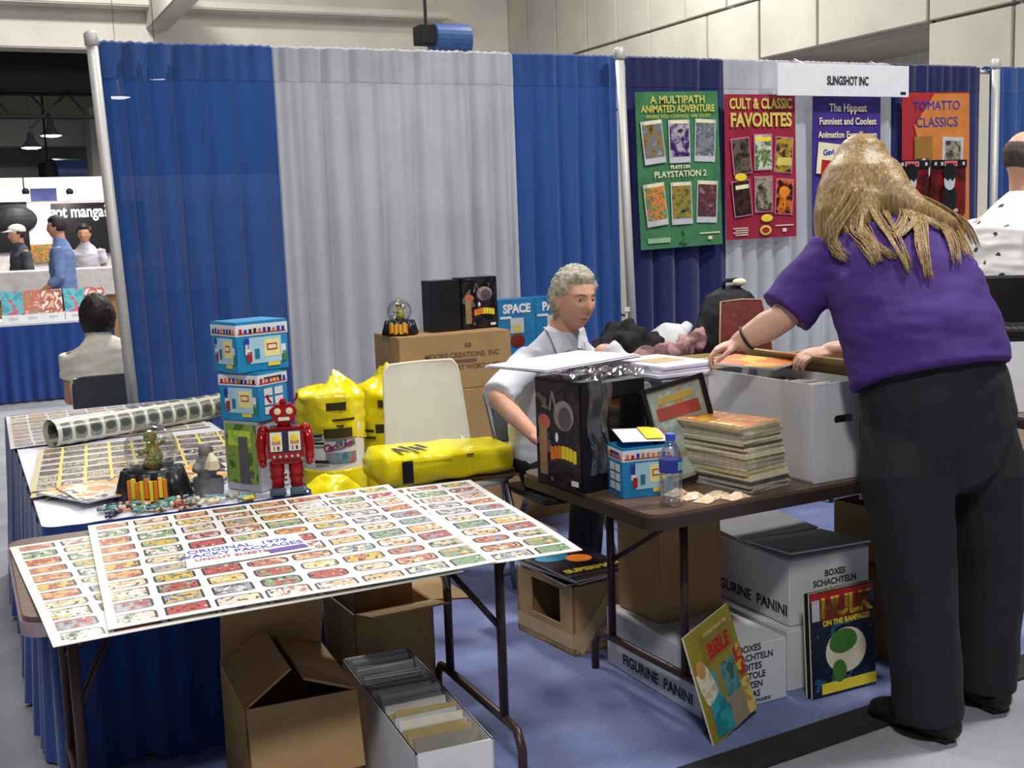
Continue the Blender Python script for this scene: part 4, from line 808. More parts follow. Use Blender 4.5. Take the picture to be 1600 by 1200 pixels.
MB().grid(lambda u, v: (.09*u+.01*math.sin(v*9), -.012-.008*math.sin(u*9+v*4), .285*v), 10, 14, film).build('film', film, t, smooth=True)
# papers on top of the boxes
lav = mat('lavender_paper', (226, 224, 238), .5, var=.03)
def papers(label, loc, rz, W, D, n, m, name='paper_stack', th=.004, curl=.0):
    t = thing(name, label, 'paper', loc, rz); rnd = random.Random(label)
    for k in range(n):
        MB().grid(lambda u, v: ((u-.5)*W, (v-.5)*D, curl*(u-.5)**2+th*k), 6, 4, m).grid(lambda u, v: ((u-.5)*W, (v-.5)*D, curl*(u-.5)**2+th*k+th*.7), 6, 4, m).build('sheet', m, t, loc=(rnd.uniform(-.008, .008), rnd.uniform(-.008, .008), 0), rot=(0, 0, rnd.uniform(-.05, .05)))
    return t
papers('loose lavender-tinted papers lying on the black boxes', (1.75, 3.36, 1.112), .35, .46, .26, 3, lav, th=.003)
carton('carton', 'white carton standing behind the framed comic under the booklets', tb(2.075, 3.33), .05, (.25, .24, .305), wbox, False)
rnd = random.Random(12)
for k in range(4):
    t = thing('booklet', 'white booklet in the pile on the white carton behind the frame', 'booklet', (2.07+rnd.uniform(-.01, .01), 3.30+rnd.uniform(-.01, .01), 1.048+.0125*k), .1+rnd.uniform(-.12, .12), 'white booklets in a pile')
    MB().box((0, 0, .006), (.22, .29, .012)).build('pages', lav, t, bevel=.002)
MB_ = MB().box((0, 0, .013), (.13, .1, .0008)); MB_.build('cover_print', brown_i, t)
# sky-blue sticker box with open lid
c = lb(1.735, 2.985, .165, .10, -.12)
sticker_box('sky-blue sticker box with its lid open beside the water bottle', tb(*c), -.12, .165, .11, .152, (False, True), True)
# water bottle
t = thing('water_bottle', 'clear plastic water bottle with blue cap and blue label', 'bottle', tb(1.815, 2.845)); pet = glass('clear_pet', (.93, .95, .97, 1), .05, .74)
prof = [(.001, .002), (.028, .0), (.033, .006)]
for k in range(7): z = .012+.0115*k; prof += [(.0335, z), (.0305, z+.006)]
prof += [(.0335, .098), (.0335, .135), (.0325, .142), (.028, .16), (.018, .178), (.0125, .186), (.0125, .2)]
MB().lathe(prof, n=28).build('bottle', pet, t, smooth=True)
MB().lathe([(.0305, .098), (.0342, .098), (.0342, .136), (.0305, .136)], n=28).build('label', mat('water_label_blue', (40, 60, 150), .3), t, smooth=False)
MB().grid(lambda u, v: (.0346*math.cos(-1.5+.75*u), .0346*math.sin(-1.5+.75*u), .104+.026*v), 8, 2, art('label_green', [(110, 170, 160), (60, 120, 110), (190, 220, 226)], 60, 2)).build('label_picture', None, t)
MB().lathe([(.0145, .189), (.0148, .207), (.013, .209), (.001, .209)], n=24).build('cap', mat('cap_blue', (44, 80, 190), .35), t, smooth=False)
# framed comic
t = thing('framed_comic', 'comic cover in a black frame leaning on the white comic box', 'picture', tb(2.035, 3.045)); W, H = .22, .30
t.rotation_euler = (MX.Rotation(.0, 3, 'Z') @ MX.Rotation(-.20, 3, 'X') @ MX.Rotation(-.16, 3, 'Y')).to_euler(); t.location.z += .018
mb = MB()
for x, z, w, h in ((-W/2, H/2, .014, H+.014), (W/2, H/2, .014, H+.014), (0, 0, W, .014), (0, H, W, .014)): mb.box((x, 0, z), (w, .018, h))
mb.build('frame', mat('black_frame', (30, 28, 30), .3), t); MB().box((0, .004, H/2), (W, .004, H)).build('backing', black, t)
mb = MB(); tile(mb, 0, H/2, W*.92, H*.95, mat('gilt_mount', (190, 186, 160), .4), 0); tile(mb, 0, H/2, W*.84, H*.88, art('old_comic', [(200, 210, 200), (170, 190, 180), (206, 150, 90), (120, 130, 120)], 22, 7), -.0016); tile(mb, 0, H*.86, W*.6, H*.07, mat('amber_ink', (206, 180, 80), .4), -.003); tile(mb, .0, H*.72, W*.72, H*.13, mat('brick_ink', (190, 86, 56), .4), -.0032); mb.build('cover_picture', None, t)
MB().box((0, -.008, H/2), (W*.93, .001, H*.96)).build('glass_pane', glass('frame_glass', mixf=.93), t)
# stack of comics
rnd = random.Random(21); stack_m = [MB().box((0, 0, .0035), (.172, .262, .007), m).mesh('stacked_comic') for m in (mat('newsprint', (206, 190, 150), .6, var=.15, scale=60), mat('newsprint_grey', (176, 172, 160), .5, var=.2, scale=60), mat('newsprint_tan', (186, 160, 110), .6, var=.2, scale=60), mat('dark_spine', (96, 84, 78), .5, var=.3, scale=60), mat('cream_pages', (222, 212, 180), .55, var=.1, scale=60))]
ctr = V(lb(2.075, 2.83, .185, .25, .22)+(0,)); n = 27
for k in range(n):
    o = link('stacked_comic', stack_m[rnd.choice((0, 0, 1, 1, 2, 3, 4, 4))], None, (ctr.x+rnd.uniform(-.006, .006)-.0012*k, ctr.y+rnd.uniform(-.006, .006), TZ+.0076*k), (0, 0, .22+rnd.uniform(-.04, .04)))
    top = k == n-1
    tag(o, 'comic with orange and yellow cover on top of the tall stack' if top else 'old comic in the tall stack beside the white comic box', 'comic', None if top else 'comics in the tall stack')
    if top: MB().box((0, 0, .0075), (.17, .26, .001)).build('cover', art('orange_cover', [(220, 160, 60), (200, 120, 50), (230, 200, 120), (120, 70, 40)], 16, 3), o)
# sweets in wrappers
pinkw = art('sweet_wrapper', [(226, 190, 160), (236, 220, 190), (214, 150, 130), (210, 200, 110)], 40, 3, .2)
for k, (x, y, a) in enumerate(((1.915, 2.885, .1), (1.93, 2.835, .5), (2.02, 2.815, .2), (1.985, 2.86, -.3), (1.90, 2.95, .3))):
    t = thing('sweet_packet', 'crinkled pink sweet packet between the bottle and the comic stack', 'packet', tb(x, y), a, 'sweet packets on the brown table')
    MB().grid(lambda u, v: ((u-.5)*.085, (v-.5)*.05, max(.0008, .016*math.sin(PI*u)*math.sin(PI*v)+.004*noise.noise(V((u*9+k, v*7, 1))))), 12, 8, pinkw).grid(lambda u, v: ((u-.5)*.085, (v-.5)*.05, .0004), 2, 2, pinkw).build('wrapper', pinkw, t, smooth=True)
# white comic box with hand hole and kraft tray behind it
t = open_box('comic_box', 'white comic box with a dark hand hole on the brown table', tb(2.405, 3.09), .05, (.205, .52, .305), wbox, (), hole=(.02, .19, .085, .024))
MB().box((0, -.262, .16), (.002, .001, .30)).build('corner_seam', wbox, t, loc=(-.06, 0, 0))
rnd = random.Random(9)
def filed(x, y, z, rz, n, span, label, grp, w=.172, h=.25, tilt=.35, pal=None):
    for k in range(n):
        c = (pal or cols)[rnd.randrange(len(pal or cols))]; me = MB().box((0, 0, h/2), (w, .005, h), c).mesh('filed_comic')
        o = link('filed_comic', me, None, V((x, y, z))+MX.Rotation(rz, 3, 'Z') @ V((rnd.uniform(-.004, .004), span*k/(n-1), 0)), (tilt+rnd.uniform(-.05, .05), 0, rz)); tag(o, label, 'comic', grp)
filed(2.405+.01, 2.955, TZ+.012, .05, 13, .32, 'comic filed in the white box with the hand hole', 'comics in the hand-hole box', h=.285)
tan = mat('tan_tray', (196, 168, 118), .7)
open_box('kraft_tray', 'tan cardboard tray of comics under the two hands', tb(2.67, 3.17), .05, (.25, .56, .32), tan, (('l', .06, .9),))
filed(2.675, 3.03, TZ+.012, .05, 14, .34, 'comic filed in the tan tray under the two hands', 'comics in the tan tray', h=.30, pal=[covers[3], covers[11], art('amber_cover', [(220, 170, 60), (200, 110, 50), (240, 210, 120)], 14, 2), cream, cols[0]])
open_box('kraft_tray', 'tan cardboard tray of comics beyond the hand-hole box', tb(2.36, 3.50), .05, (.26, .22, .32), tan, ())
filed(2.36, 3.51, TZ+.012, .05, 5, .07, 'comic with amber cover filed in the tray beyond the hand-hole box', 'comics in the far tray', h=.31, w=.2, tilt=.2, pal=[MC['amber_cover'], covers[3], cream])
tag(MB().box((0, 0, .003), (.17, .25, .006), white).box((0, 0, .0065), (.165, .245, .001), MC['amber_cover']).build('loose_comic', None, loc=(2.40, 3.24, TZ+.326), rot=(.04, -.05, .4)), 'loose amber comic lying across the filed comics', 'comic')
# ================= BAGS AND JACKETS BEHIND =================
def lump(name, label, cat, loc, parts, m, voxel=.014, wr=.012, ws=12, seed=1):
    t = thing(name, label, cat, loc); mb = MB()
    for pts, rs in parts: mb.tube(pts, rs, n=16)
    me = sm_remesh(mb, voxel, 3, wr, ws, seed); me.materials.append(m); link('cloth', me, t); return t
lump('jacket', 'black jacket heaped on the table behind the seated man', 'jacket', (3.05, 5.20, .741), [([(-.16, 0, .11), (0, .02, .16), (.2, 0, .12)], [.09, .15, .10]), ([(.1, -.05, .08), (.26, 0, .09), (.32, .05, .07)], [.08, .08, .06])], mat('black_cloth', (26, 24, 28), .85), wr=.035, ws=14)
lump('jacket', 'dusty pink jacket heaped beside the black jacket', 'jacket', (3.10, 5.02, .741), [([(-.16, -.02, .07), (0, -.03, .1), (.14, 0, .12), (.3, .06, .2), (.36, .08, .24)], [.07, .09, .07, .05, .03]), ([(-.1, .0, .05), (.15, -.04, .05)], [.05, .06])], art('dusty_pink_cloth', [(150, 112, 108), (176, 138, 130), (90, 60, 66), (160, 120, 116)], 8, 2, .8, False), wr=.035, ws=15, seed=4)
lump('cap', 'white cap lying between the jackets and the backpack', 'cap', (3.35, 5.28, .741), [([(-.02, 0, .12), (.05, 0, .19), (.1, 0, .2)], [.11, .10, .06]), ([(.1, 0, .2), (.16, .02, .25)], [.03, .035])], mat('white_cotton', (220, 222, 228), .8), wr=.01)
tag(MB().tube([(0, 0, 0), (.0, 0, .02), (0, 0, .05)], [.007, .007, .009], white, 10).box((0, -.006, .055), (.03, .01, .022), white).build('white_clip', white, loc=(3.08, 5.22, 1.045)), 'small white tag standing up from the black jacket', 'tag')
t = thing('backpack', 'black backpack with a red front panel on the back table', 'backpack', (3.70, 5.18, .741), -.1); bp = mat('black_nylon', (28, 27, 32), .7)
me = sm_remesh(MB().tube([(0, 0, .02), (0, .01, .15), (0, .02, .30), (.0, .03, .40), (0, .04, .44)], [(.19, .13), (.20, .14), (.18, .12), (.13, .09), (.05, .04)], n=28, side=(1, 0, 0)).tube([(-.2, 0, .04), (-.19, 0, .2), (-.13, .03, .36)], [.05, .04, .02], n=10), .012, 3, .006, 14, 2); me.materials.append(bp); link('body', me, t)
MB().grid(lambda u, v: ((u-.5)*(.32-.08*v*v), -.148-.012*math.cos((u-.5)*PI)+.055*v*v, .03+.345*v), 12, 10, art('red_panel', [(130, 52, 40), (112, 40, 34), (90, 34, 34), (140, 70, 56)], 12, 3, .6, False)).build('front_panel', None, t, smooth=True)
mb = MB().tube([(-.16, -.15, .03), (-.15, -.138, .2), (-.12, -.098, .372), (0, -.106, .38), (.12, -.098, .372), (.15, -.138, .2), (.16, -.15, .03)], .004); mb.build('piping', mat('tan_piping', (196, 160, 120), .6), t, smooth=True)
MB().tube([(-.05, 0, .44), (-.04, 0, .475), (.04, 0, .475), (.05, 0, .44)], .012).build('handle', bp, t, smooth=True); MB().ball((.03, -.03, .465), (.04, .02, .02)).build('tag', cream, t)
# ================= NEIGHBOUR TABLE =================
folding_table('brown folding table of the next booth beside the palm-print shirt', (4.35, 3.52, 0), .04, 1.3, .62, m_rim, (-.5, .5))
t = carton('equipment_case', 'black equipment case under the laptop', (3.97, 3.60, .741), -.6, (.34, .28, .28), black, False, 'case')
t = thing('laptop', 'open black laptop standing on the black case', 'laptop', (3.97, 3.60, 1.022), -.7)
MB().box((0, 0, .012), (.32, .24, .024)).build('base', black, t, bevel=.003)
for j in range(4):
    for i in range(11): MB().box((-.13+.026*i, -.02+.028*j, .0255), (.021, .022, .003)).build('key', mat('key_grey', (74, 72, 76), .5), t)
sc = MB().box((0, 0, .11), (.32, .01, .22)).build('lid', black, t, loc=(0, .12, .024), rot=(-.25, 0, 0)); MB().box((0, -.006, .112), (.29, .001, .19)).build('screen', mat('dark_screen', (20, 16, 18), .15), sc)
t = thing('paper_sheet', 'white paper sheet propped against the black case', 'paper', (3.80, 3.37, .742), -.5); MB().box((0, 0, .14), (.2, .003, .28)).build('sheet', white, t, rot=(-.1, 0, 0))
rnd = random.Random(31)
for k in range(10): tag(link('stacked_comic', stack_m[rnd.randrange(5)], None, (4.22+rnd.uniform(-.005, .005), 3.36, .741+.0075*k), (0, 0, .2+rnd.uniform(-.05, .05))), 'old comic in the low stack on the next booth table', 'comic', 'comics in the low stack')
# ================= PEOPLE =================
def skin(name, rgb):
    s = NB(name); n = s.noise(s.co(), 18, 4).outputs[0]; c = lin(rgb); m = s.out(s.ramp(n, [(.3, (c[0]*.86, c[1]*.8, c[2]*.78, 1)), (.7, c)]), .5, 0, .35)
    s.b.inputs['Subsurface Weight'].default_value = .08; s.b.inputs['Subsurface Radius'].default_value = (.012, .005, .003); return m
sk_fair = skin('fair_skin', (226, 180, 158)); sk_tan = skin('weathered_skin', (222, 172, 146)); sk_bg = skin('warm_skin', (204, 152, 122))
def limb(mb, pts, rs, side=None, n=18, cap0=True):
    pts = [V(p) for p in pts]; rs = [r if isinstance(r, tuple) else (r, r) for r in rs]
    def cap(p, d, r): m_ = min(r); return [(p+d*m_*.55, (r[0]*.82, r[1]*.82)), (p+d*m_*.9, (r[0]*.42, r[1]*.42)), (p+d*m_*1.0, (r[0]*.08, r[1]*.08))]
    d0 = (pts[0]-pts[1]).normalized(); d1 = (pts[-1]-pts[-2]).normalized()
    a = cap(pts[0], d0, rs[0])[::-1] if cap0 else []; b = cap(pts[-1], d1, rs[-1])
    mb.tube([p for p, _ in a]+pts+[p for p, _ in b], [r for _, r in a]+rs+[r for _, r in b], None, n, side)
def frame(c, f, u):
    f = V(f).normalized(); u = (V(u)-f*V(u).dot(f)).normalized(); r = f.cross(u); c = V(c)
    return MX(((r.x, f.x, u.x, c.x), (r.y, f.y, u.y, c.y), (r.z, f.z, u.z, c.z), (0, 0, 0, 1)))
G = lambda a, s_: math.exp(-(a/s_)**2)
def head_pt(d, off=0.0):
    x, y, z = d; p = V((x*.077, y*.095, z*.120))
    if z < 0:
        t = -z; p.x *= 1-.27*t**1.6
        if y < 0: p.y *= 1-.42*t
        else: p.y *= 1-.02*t
    if y > 0:
        px, pz = p.x, p.z
        g = 0
        if -.05 < pz < .025: g = max(0, min(1, (.025-pz)/.06)) if pz > -.036 else max(0, (pz+.05)/.014)
        p.y += .025*G(px, .0125)*g*1.0-.010*G(abs(px)-.031, .016)*G(pz-.004, .012)+.006*G(pz-.027, .011)*G(px, .05)+.006*G(px, .024)*G(pz+.070, .014)+.010*G(px, .024)*G(pz+.106, .016)+.004*G(abs(px)-.045, .018)*G(pz+.022, .02)
    return p+V(d)*off
def SF(px, pz):
    z = pz/.12; t = max(0, -z); x = px/(.077*(1-.27*t**1.6)); return head_pt((x, math.sqrt(max(0, 1-x*x-z*z)), z)).y
def add_head(mb, Mx, ears=True):
    mb.M = Mx; n, k = 48, 36
    vs = [head_pt((math.sin(PI*i/k)*math.cos(2*PI*j/n), math.sin(PI*i/k)*math.sin(2*PI*j/n), -math.cos(PI*i/k))) for i in range(k+1) for j in range(n)]
    mb.add(vs, [(i*n+j, i*n+(j+1) % n, (i+1)*n+(j+1) % n, (i+1)*n+j) for i in range(k) for j in range(n)])
    if ears:
        for s_ in (-1, 1): mb.ball((s_*.079, -.008, -.008), (.009, .019, .032), None, 12, 8); mb.ball((s_*.084, -.014, .004), (.008, .013, .018), None, 10, 8)
    mb.M = MX()
def hair_cap(Mx, keep, thick, m, parent, amp=.006, sc=40, name='hair', loc=V()):
    n, k = 60, 44; mb = MB(); mb.M = MX.Translation(-loc) @ Mx; vs = []; ok = []
    for i in range(k+1):
        for j in range(n):
            d = V((math.sin(PI*i/k)*math.cos(2*PI*j/n), math.sin(PI*i/k)*math.sin(2*PI*j/n), -math.cos(PI*i/k))); q = keep(d); e = max(0, min(1, q*6))
            vs.append(head_pt(d, -.004+(thick+.004)*e+(amp*noise.noise(d*sc*.1*2.2)+amp*.7*noise.noise(d*sc*.1*5))*e)); ok.append(q > 0)
    fs = [(i*n+j, i*n+(j+1) % n, (i+1)*n+(j+1) % n, (i+1)*n+j) for i in range(k) for j in range(n)]
    fs = [f for f in fs if any(ok[a] for a in f)]
    used = sorted({a for f in fs for a in f}); mp = {a: b for b, a in enumerate(used)}
    mb.add([vs[a] for a in used], [tuple(mp[a] for a in f) for f in fs]); return mb.build(name, m, parent, smooth=True)
def face(parent, Mx, loc, brow, lipc=(176, 104, 92)):
    T = MX.Translation(-loc) @ Mx
    for s_ in (-1, 1):
        mb = MB(); mb.M = T; e = mb.ball((s_*.031, SF(.031, .004)-.0055, .004), (.0135, .010, .0080), None, 14, 10).build('eye', mat('eye_white', (214, 208, 200), .2), parent, smooth=True)
        mb = MB(); mb.M = T; mb.ball((s_*.0325, SF(.0325, .004)+.0022, .004), (.0058, .0036, .0058), None, 12, 8).build('iris', mat('iris_dark', (52, 44, 40), .15), e, smooth=True)
        mb = MB(); mb.M = T; mb.tube([(s_*.016, SF(.016, .008), .008), (s_*.031, SF(.031, .0125)+.002, .0125), (s_*.047, SF(.047, .006)-.001, .006)], [.002, .0036, .002]).build('eyelid', sk_tan, parent, smooth=True)
        mb = MB(); mb.M = T; mb.tube([(s_*.014, SF(.014, .025), .024), (s_*.032, SF(.032, .031), .030), (s_*.052, SF(.052, .022), .022)], [.003, .005, .002]).build('eyebrow', brow, parent, smooth=True)
        mb = MB(); mb.M = T; mb.tube([(s_*.018, SF(.018, -.040)-.0005, -.040), (s_*.027, SF(.027, -.054)-.0008, -.054), (s_*.032, SF(.032, -.070)-.0005, -.070)], [.001, .0016, .001]).build('cheek_fold', sk_tan, parent, smooth=True)
    mb = MB(); mb.M = T; mb.tube([(x, SF(x, -.067)-.001, -.067+abs(x)*-.06) for x in (-.025, -.013, 0, .013, .025)], [.001, .003, .0034, .003, .001], n=8).tube([(x, SF(x, -.073)-.0012, -.0735+abs(x)*.08) for x in (-.021, 0, .021)], [.001, .004, .001], n=8).build('lips', mat('lips', lipc, .45), parent, smooth=True)
def hand(mb, wrist, d, nrm, thumb, curl=.5, s=1.0):
    """palm and five fingers; d = pointing direction, nrm = back-of-hand normal, thumb = side sign"""
    M_ = frame(wrist, d, nrm); old = mb.M; mb.M = M_
    limb(mb, [(0, -.02*s, 0), (0, .02*s, 0), (0, .06*s, .002), (0, .085*s, 0)], [(.026*s, .018*s), (.036*s, .017*s), (.041*s, .015*s), (.038*s, .012*s)], (1, 0, 0), 14)
    for i, (x, L) in enumerate(((-.030, .070), (-.010, .082), (.010, .078), (.029, .060))):
        x *= s*(1 if thumb > 0 else -1); L *= s; p = V((x, .085*s, .0)); a = .15; pts = [p]
        for q, fr in ((1, .45), (2, .32), (3, .25)):
            a += curl*(.55, .8, .6)[q-1]; p = p+V((x*.05, math.cos(a), -math.sin(a)))*L*fr; pts.append(p)
        limb(mb, pts, [.0095*s, .0088*s, .0080*s, .0068*s], None, 10)
    tx = -thumb*1.0; p0 = V((tx*.030*s, .015*s, -.004)); p1 = V((tx*.052*s, .045*s, -.014*s)); p2 = V((tx*.055*s, .075*s, -.026*s)); p3 = V((tx*.047*s, .097*s, -.036*s))
    limb(mb, [p0, p1, p2, p3], [.013*s, .0108*s, .0095*s, .0075*s], None, 10); mb.M = old
def person(label, base, torso, side, hd, arms, legs, skm, shirt, trous, shoe, voxel=.006, sleeve=.5, hands=True, shirt_from=0, wr=.0075, shirt_grow=.014, neck_r=.052, ears=True):
    base = V(base); t = thing('person', label, 'person', base); off = MX.Translation(-base)
    hc, hf, hu = hd; HM = frame(hc, hf, hu)
    mb = MB(); limb(mb, [p for p, r in torso], [(r[0]*(.78 if i < 3 else .9), r[1]*(.78 if i < 3 else .9)) for i, (p, r) in enumerate(torso)], side, 24)
    nb = V(torso[-1][0]); limb(mb, [nb-(V(hc)-nb).normalized()*.03, nb.lerp(V(hc), .45)-V(hf)*.012, V(hc)-V(hf)*.018-V(hu)*.03], [neck_r*1.25, neck_r, neck_r*.95], None, 16)
    add_head(mb, HM, ears)
    for a in arms:
        sh, el, wrs, r = V(a[0]), V(a[1]), V(a[2]), a[4]
        limb(mb, [sh, sh.lerp(el, .5), el, el.lerp(wrs, .35), wrs], [r, r*.92, r*.76, r*.80, r*.52], None, 16)
        if hands: hand(mb, wrs, a[3], a[5], a[6], a[7] if len(a) > 7 else .5, a[8] if len(a) > 8 else 1.0)
        else: limb(mb, [wrs, wrs+V(a[3]).normalized()*.09], [(.03, .03), (.032, .02)], None, 10)
    for l in legs: limb(mb, [l[0], V(l[0]).lerp(V(l[1]), .5), l[1], V(l[1]).lerp(V(l[2]), .4), l[2]], [l[4]*.55, l[4]*.6, l[4]*.5, l[4]*.48, l[4]*.36], None, 14)
    me = sm_remesh(mb, voxel, 2); me.transform(off); me.materials.append(skm); link('body', me, t)
    # shirt
    mb = MB(); g = shirt_grow; tt = torso[shirt_from:]; limb(mb, [p for p, r in tt], [(r[0]+g, r[1]+g) for p, r in tt], side, 28, cap0=False)
    for a in arms:
        sh, el, wrs, r = V(a[0]), V(a[1]), V(a[2]), a[4]; q = sleeve
        pts = [sh+(sh-el).normalized()*.02, sh.lerp(el, .5)]; rs = [r*1.25+g, r*1.14+g]
        if q <= 1: pts.append(sh.lerp(el, q)); rs.append(r*1.1+g*1.3)
        else: pts += [el, el.lerp(wrs, q-1)]; rs += [r*.95+g, r*.8+g]
        mb.tube(pts, rs, None, 18)
    me = sm_remesh(mb, max(.008, voxel), 3, wr, (5, 5, 15), len(label)); me.transform(off); me.materials.append(shirt); so = link('shirt', me, t)
    # trousers
    mb = MB(); p0, r0_ = torso[0]; p1, r1_ = torso[1]
    limb(mb, [V(p0)+(V(p0)-V(p1))*.25, p0, V(p0).lerp(V(p1), .9)], [(r0_[0]*.92, r0_[1]*.95), (r0_[0]+.01, r0_[1]+.01), (r1_[0]*.99, r1_[1]*.99)], side, 24)
    for l in legs: mb.tube([V(l[0])+(V(l[0])-V(l[1]))*.25, V(l[0]).lerp(V(l[1]), .25), V(l[0]).lerp(V(l[1]), .6), V(l[1]), V(l[1]).lerp(V(l[2]), .5), V((l[2][0], l[2][1], l[2][2]-.05))], [l[4]*.72, l[4]*1.0, l[4]*.9, l[4]*.82, l[4]*.76, l[4]*.74], None, 18)
    me = sm_remesh(mb, max(.009, voxel), 4, .006, 7, 3); me.transform(off); me.materials.append(trous); link('trousers', me, t)
    for l in legs:
        an = V(l[2]); d = V(l[3]).normalized(); mb = MB()
        mb.M = off; z = .008
        limb(mb, [V((an.x, an.y, .05))-d*.06, V((an.x, an.y, .055)), V((an.x, an.y, .048))+d*.09, V((an.x, an.y, .035))+d*.17], [(.044, .050), (.048, .062), (.050, .048), (.040, .034)], d.cross(V((0, 0, 1))), 16)
        me = sm_remesh(mb, .010, 3)
        for v in me.vertices: v.co.z = max(v.co.z, .012-base.z)
        me.materials.append(shoe); sh_ = link('shoe', me, t)
        mb = MB(); mb.M = off; mb.tube([V((an.x, an.y, .012))-d*.075, V((an.x, an.y, .012))+d*.05, V((an.x, an.y, .012))+d*.17], [(.034, .008), (.042, .008), (.028, .008)], None, 16, d.cross(V((0, 0, 1)))); mb.build('sole', mat('sole_rubber', (20, 20, 22), .8), sh_)
    return t, HM, so, base
q = aty
blk_tr = mat('black_trousers', (26, 27, 34), .75, var=.25, scale=9, bump=.15, bscale=200); blk_shoe = mat('black_leather', (18, 18, 20), .5)
# ---- woman in the purple shirt, bending over the comic boxes
purple = mat('purple_cotton', (68, 40, 118), .85, var=.12, scale=6, bump=.1, bscale=300)
q = lambda a, b, y: aty(a, b, y*.972)
wb = V((2.65, 2.55, 0)); fwd = V((-.08, 1, 0))
tor = [(q(1466, 668, 2.70), (.232, .185)), (q(1456, 588, 2.69), (.228, .185)), (q(1442, 530, 2.73), (.232, .18)), (q(1415, 455, 2.82), (.232, .165)), (q(1396, 395, 2.93), (.205, .125)), (q(1382, 362, 2.98), (.12, .085))]
la = (q(1300, 405, 2.98), q(1222, 497, 3.03), q(1156, 534, 3.13), q(1112, 549, 3.18)-q(1156, 534, 3.13), .060, (.15, -.1, 1), 1, .75, .88)
ra = (q(1482, 405, 2.92), q(1400, 545, 3.14), q(1297, 549, 3.17), q(1250, 556, 3.19)-q(1297, 549, 3.17), .060, (.0, -.3, 1), -1, .6, .9)
lL = (q(1410, 690, 2.70), q(1432, 880, 2.64), V((2.515, 2.545, .11)), (-.25, 1, 0), .138)
lR = (q(1532, 690, 2.72), q(1548, 880, 2.70), V((2.82, 2.625, .11)), (.05, 1, 0), .135)
wt, HM, wshirt, wb = person('heavy-set person in purple shirt and black trousers bending over the comics', wb, tor, (1, -.08, 0), (q(1342, 300, 3.06), (-.35, .85, -.5), (-.1, .35, .9)), [la, ra], [lL, lR], sk_fair, purple, blk_tr, blk_shoe, .0055, .92, shirt_grow=.018, shirt_from=1)
# hem of the shirt, bracelet
mb = MB(); mb.M = MX.Translation(-wb); d_ = la[3].normalized(); wp = V(la[2])-(V(la[2])-V(la[1])).normalized()*.025; ax = (V(la[2])-V(la[1])).normalized(); a1 = ax.cross(V((0, 0, 1))).normalized(); a2 = ax.cross(a1)
mb.tube([wp+a1*.038*math.cos(2*PI*i/20)+a2*.038*math.sin(2*PI*i/20) for i in range(21)], .0045, None, 8); mb.build('bracelet', mat('dark_strap', (44, 30, 30), .5), wt, smooth=True)
s = NB('long_blond_hair'); mp = s.node('ShaderNodeMapping'); s.link(s.co(), mp.inputs[0]); mp.inputs['Scale'].default_value = (75, 75, 4)
hn = s.noise(mp.outputs[0], 2.2, 4).outputs[0]; m_hair = s.out(s.ramp(hn, [(.25, lin((96, 74, 46))), (.5, lin((150, 122, 78))), (.78, lin((200, 172, 120)))]), .42, 0, .4); s.bump(hn, .35, .004)
mb = MB(); mb.M = MX.Translation(-wb)
limb(mb, [q(1346, 252, 3.06), q(1344, 275, 3.05), q(1338, 308, 3.04), q(1326, 348, 3.02), q(1316, 392, 3.02)], [(.088, .088), (.114, .114), (.124, .122), (.112, .108), (.085, .08)], (1, -.3, 0), 24)
limb(mb, [q(1370, 280, 3.0), q(1395, 315, 2.93), q(1430, 338, 2.87), q(1480, 352, 2.85)], [.085, .075, .06, .035], None, 18)
limb(mb, [q(1350, 320, 2.97), q(1345, 350, 2.93), q(1330, 372, 2.92)], [.07, .05, .025], None, 16)
me = sm_remesh(mb, .008, 3, .0015, 24, 2); me.materials.append(m_hair); hair0 = link('hair', me, wt)
# locks lying on the back: follow the shirt surface
bpy.context.view_layer.update()
from mathutils.bvhtree import BVHTree
sv = [v.co+wb for v in wshirt.data.vertices]; bvh = BVHTree.FromPolygons(sv, [tuple(p.vertices) for p in wshirt.data.polygons])
def onback(px, py, lift=.010):
    o = V((0, 0, HC)); d = ray(px, py).normalized(); h = bvh.ray_cast(o, d)
    if h[0] is None: return None
    return h[0]+h[1]*lift
rnd = random.Random(77); mb = MB(); mb.M = MX.Translation(-wb)
lines = [[(1340, 300), (1318, 335), (1298, 365), (1302, 392), (1322, 408)], [(1345, 305), (1340, 345), (1362, 385), (1374, 412)], [(1355, 305), (1372, 345), (1398, 385), (1420, 428)], [(1395, 305), (1425, 340), (1436, 385), (1446, 432)], [(1405, 298), (1450, 322), (1490, 360), (1512, 405)], [(1400, 305), (1440, 335), (1468, 372), (1482, 412)], [(1350, 310), (1345, 352), (1352, 372), (1398, 402)], [(1405, 310), (1420, 345), (1400, 372), (1376, 352)], [(1400, 300), (1455, 318), (1500, 345), (1518, 380)], [(1380, 300), (1410, 330), (1450, 350), (1475, 365)]]
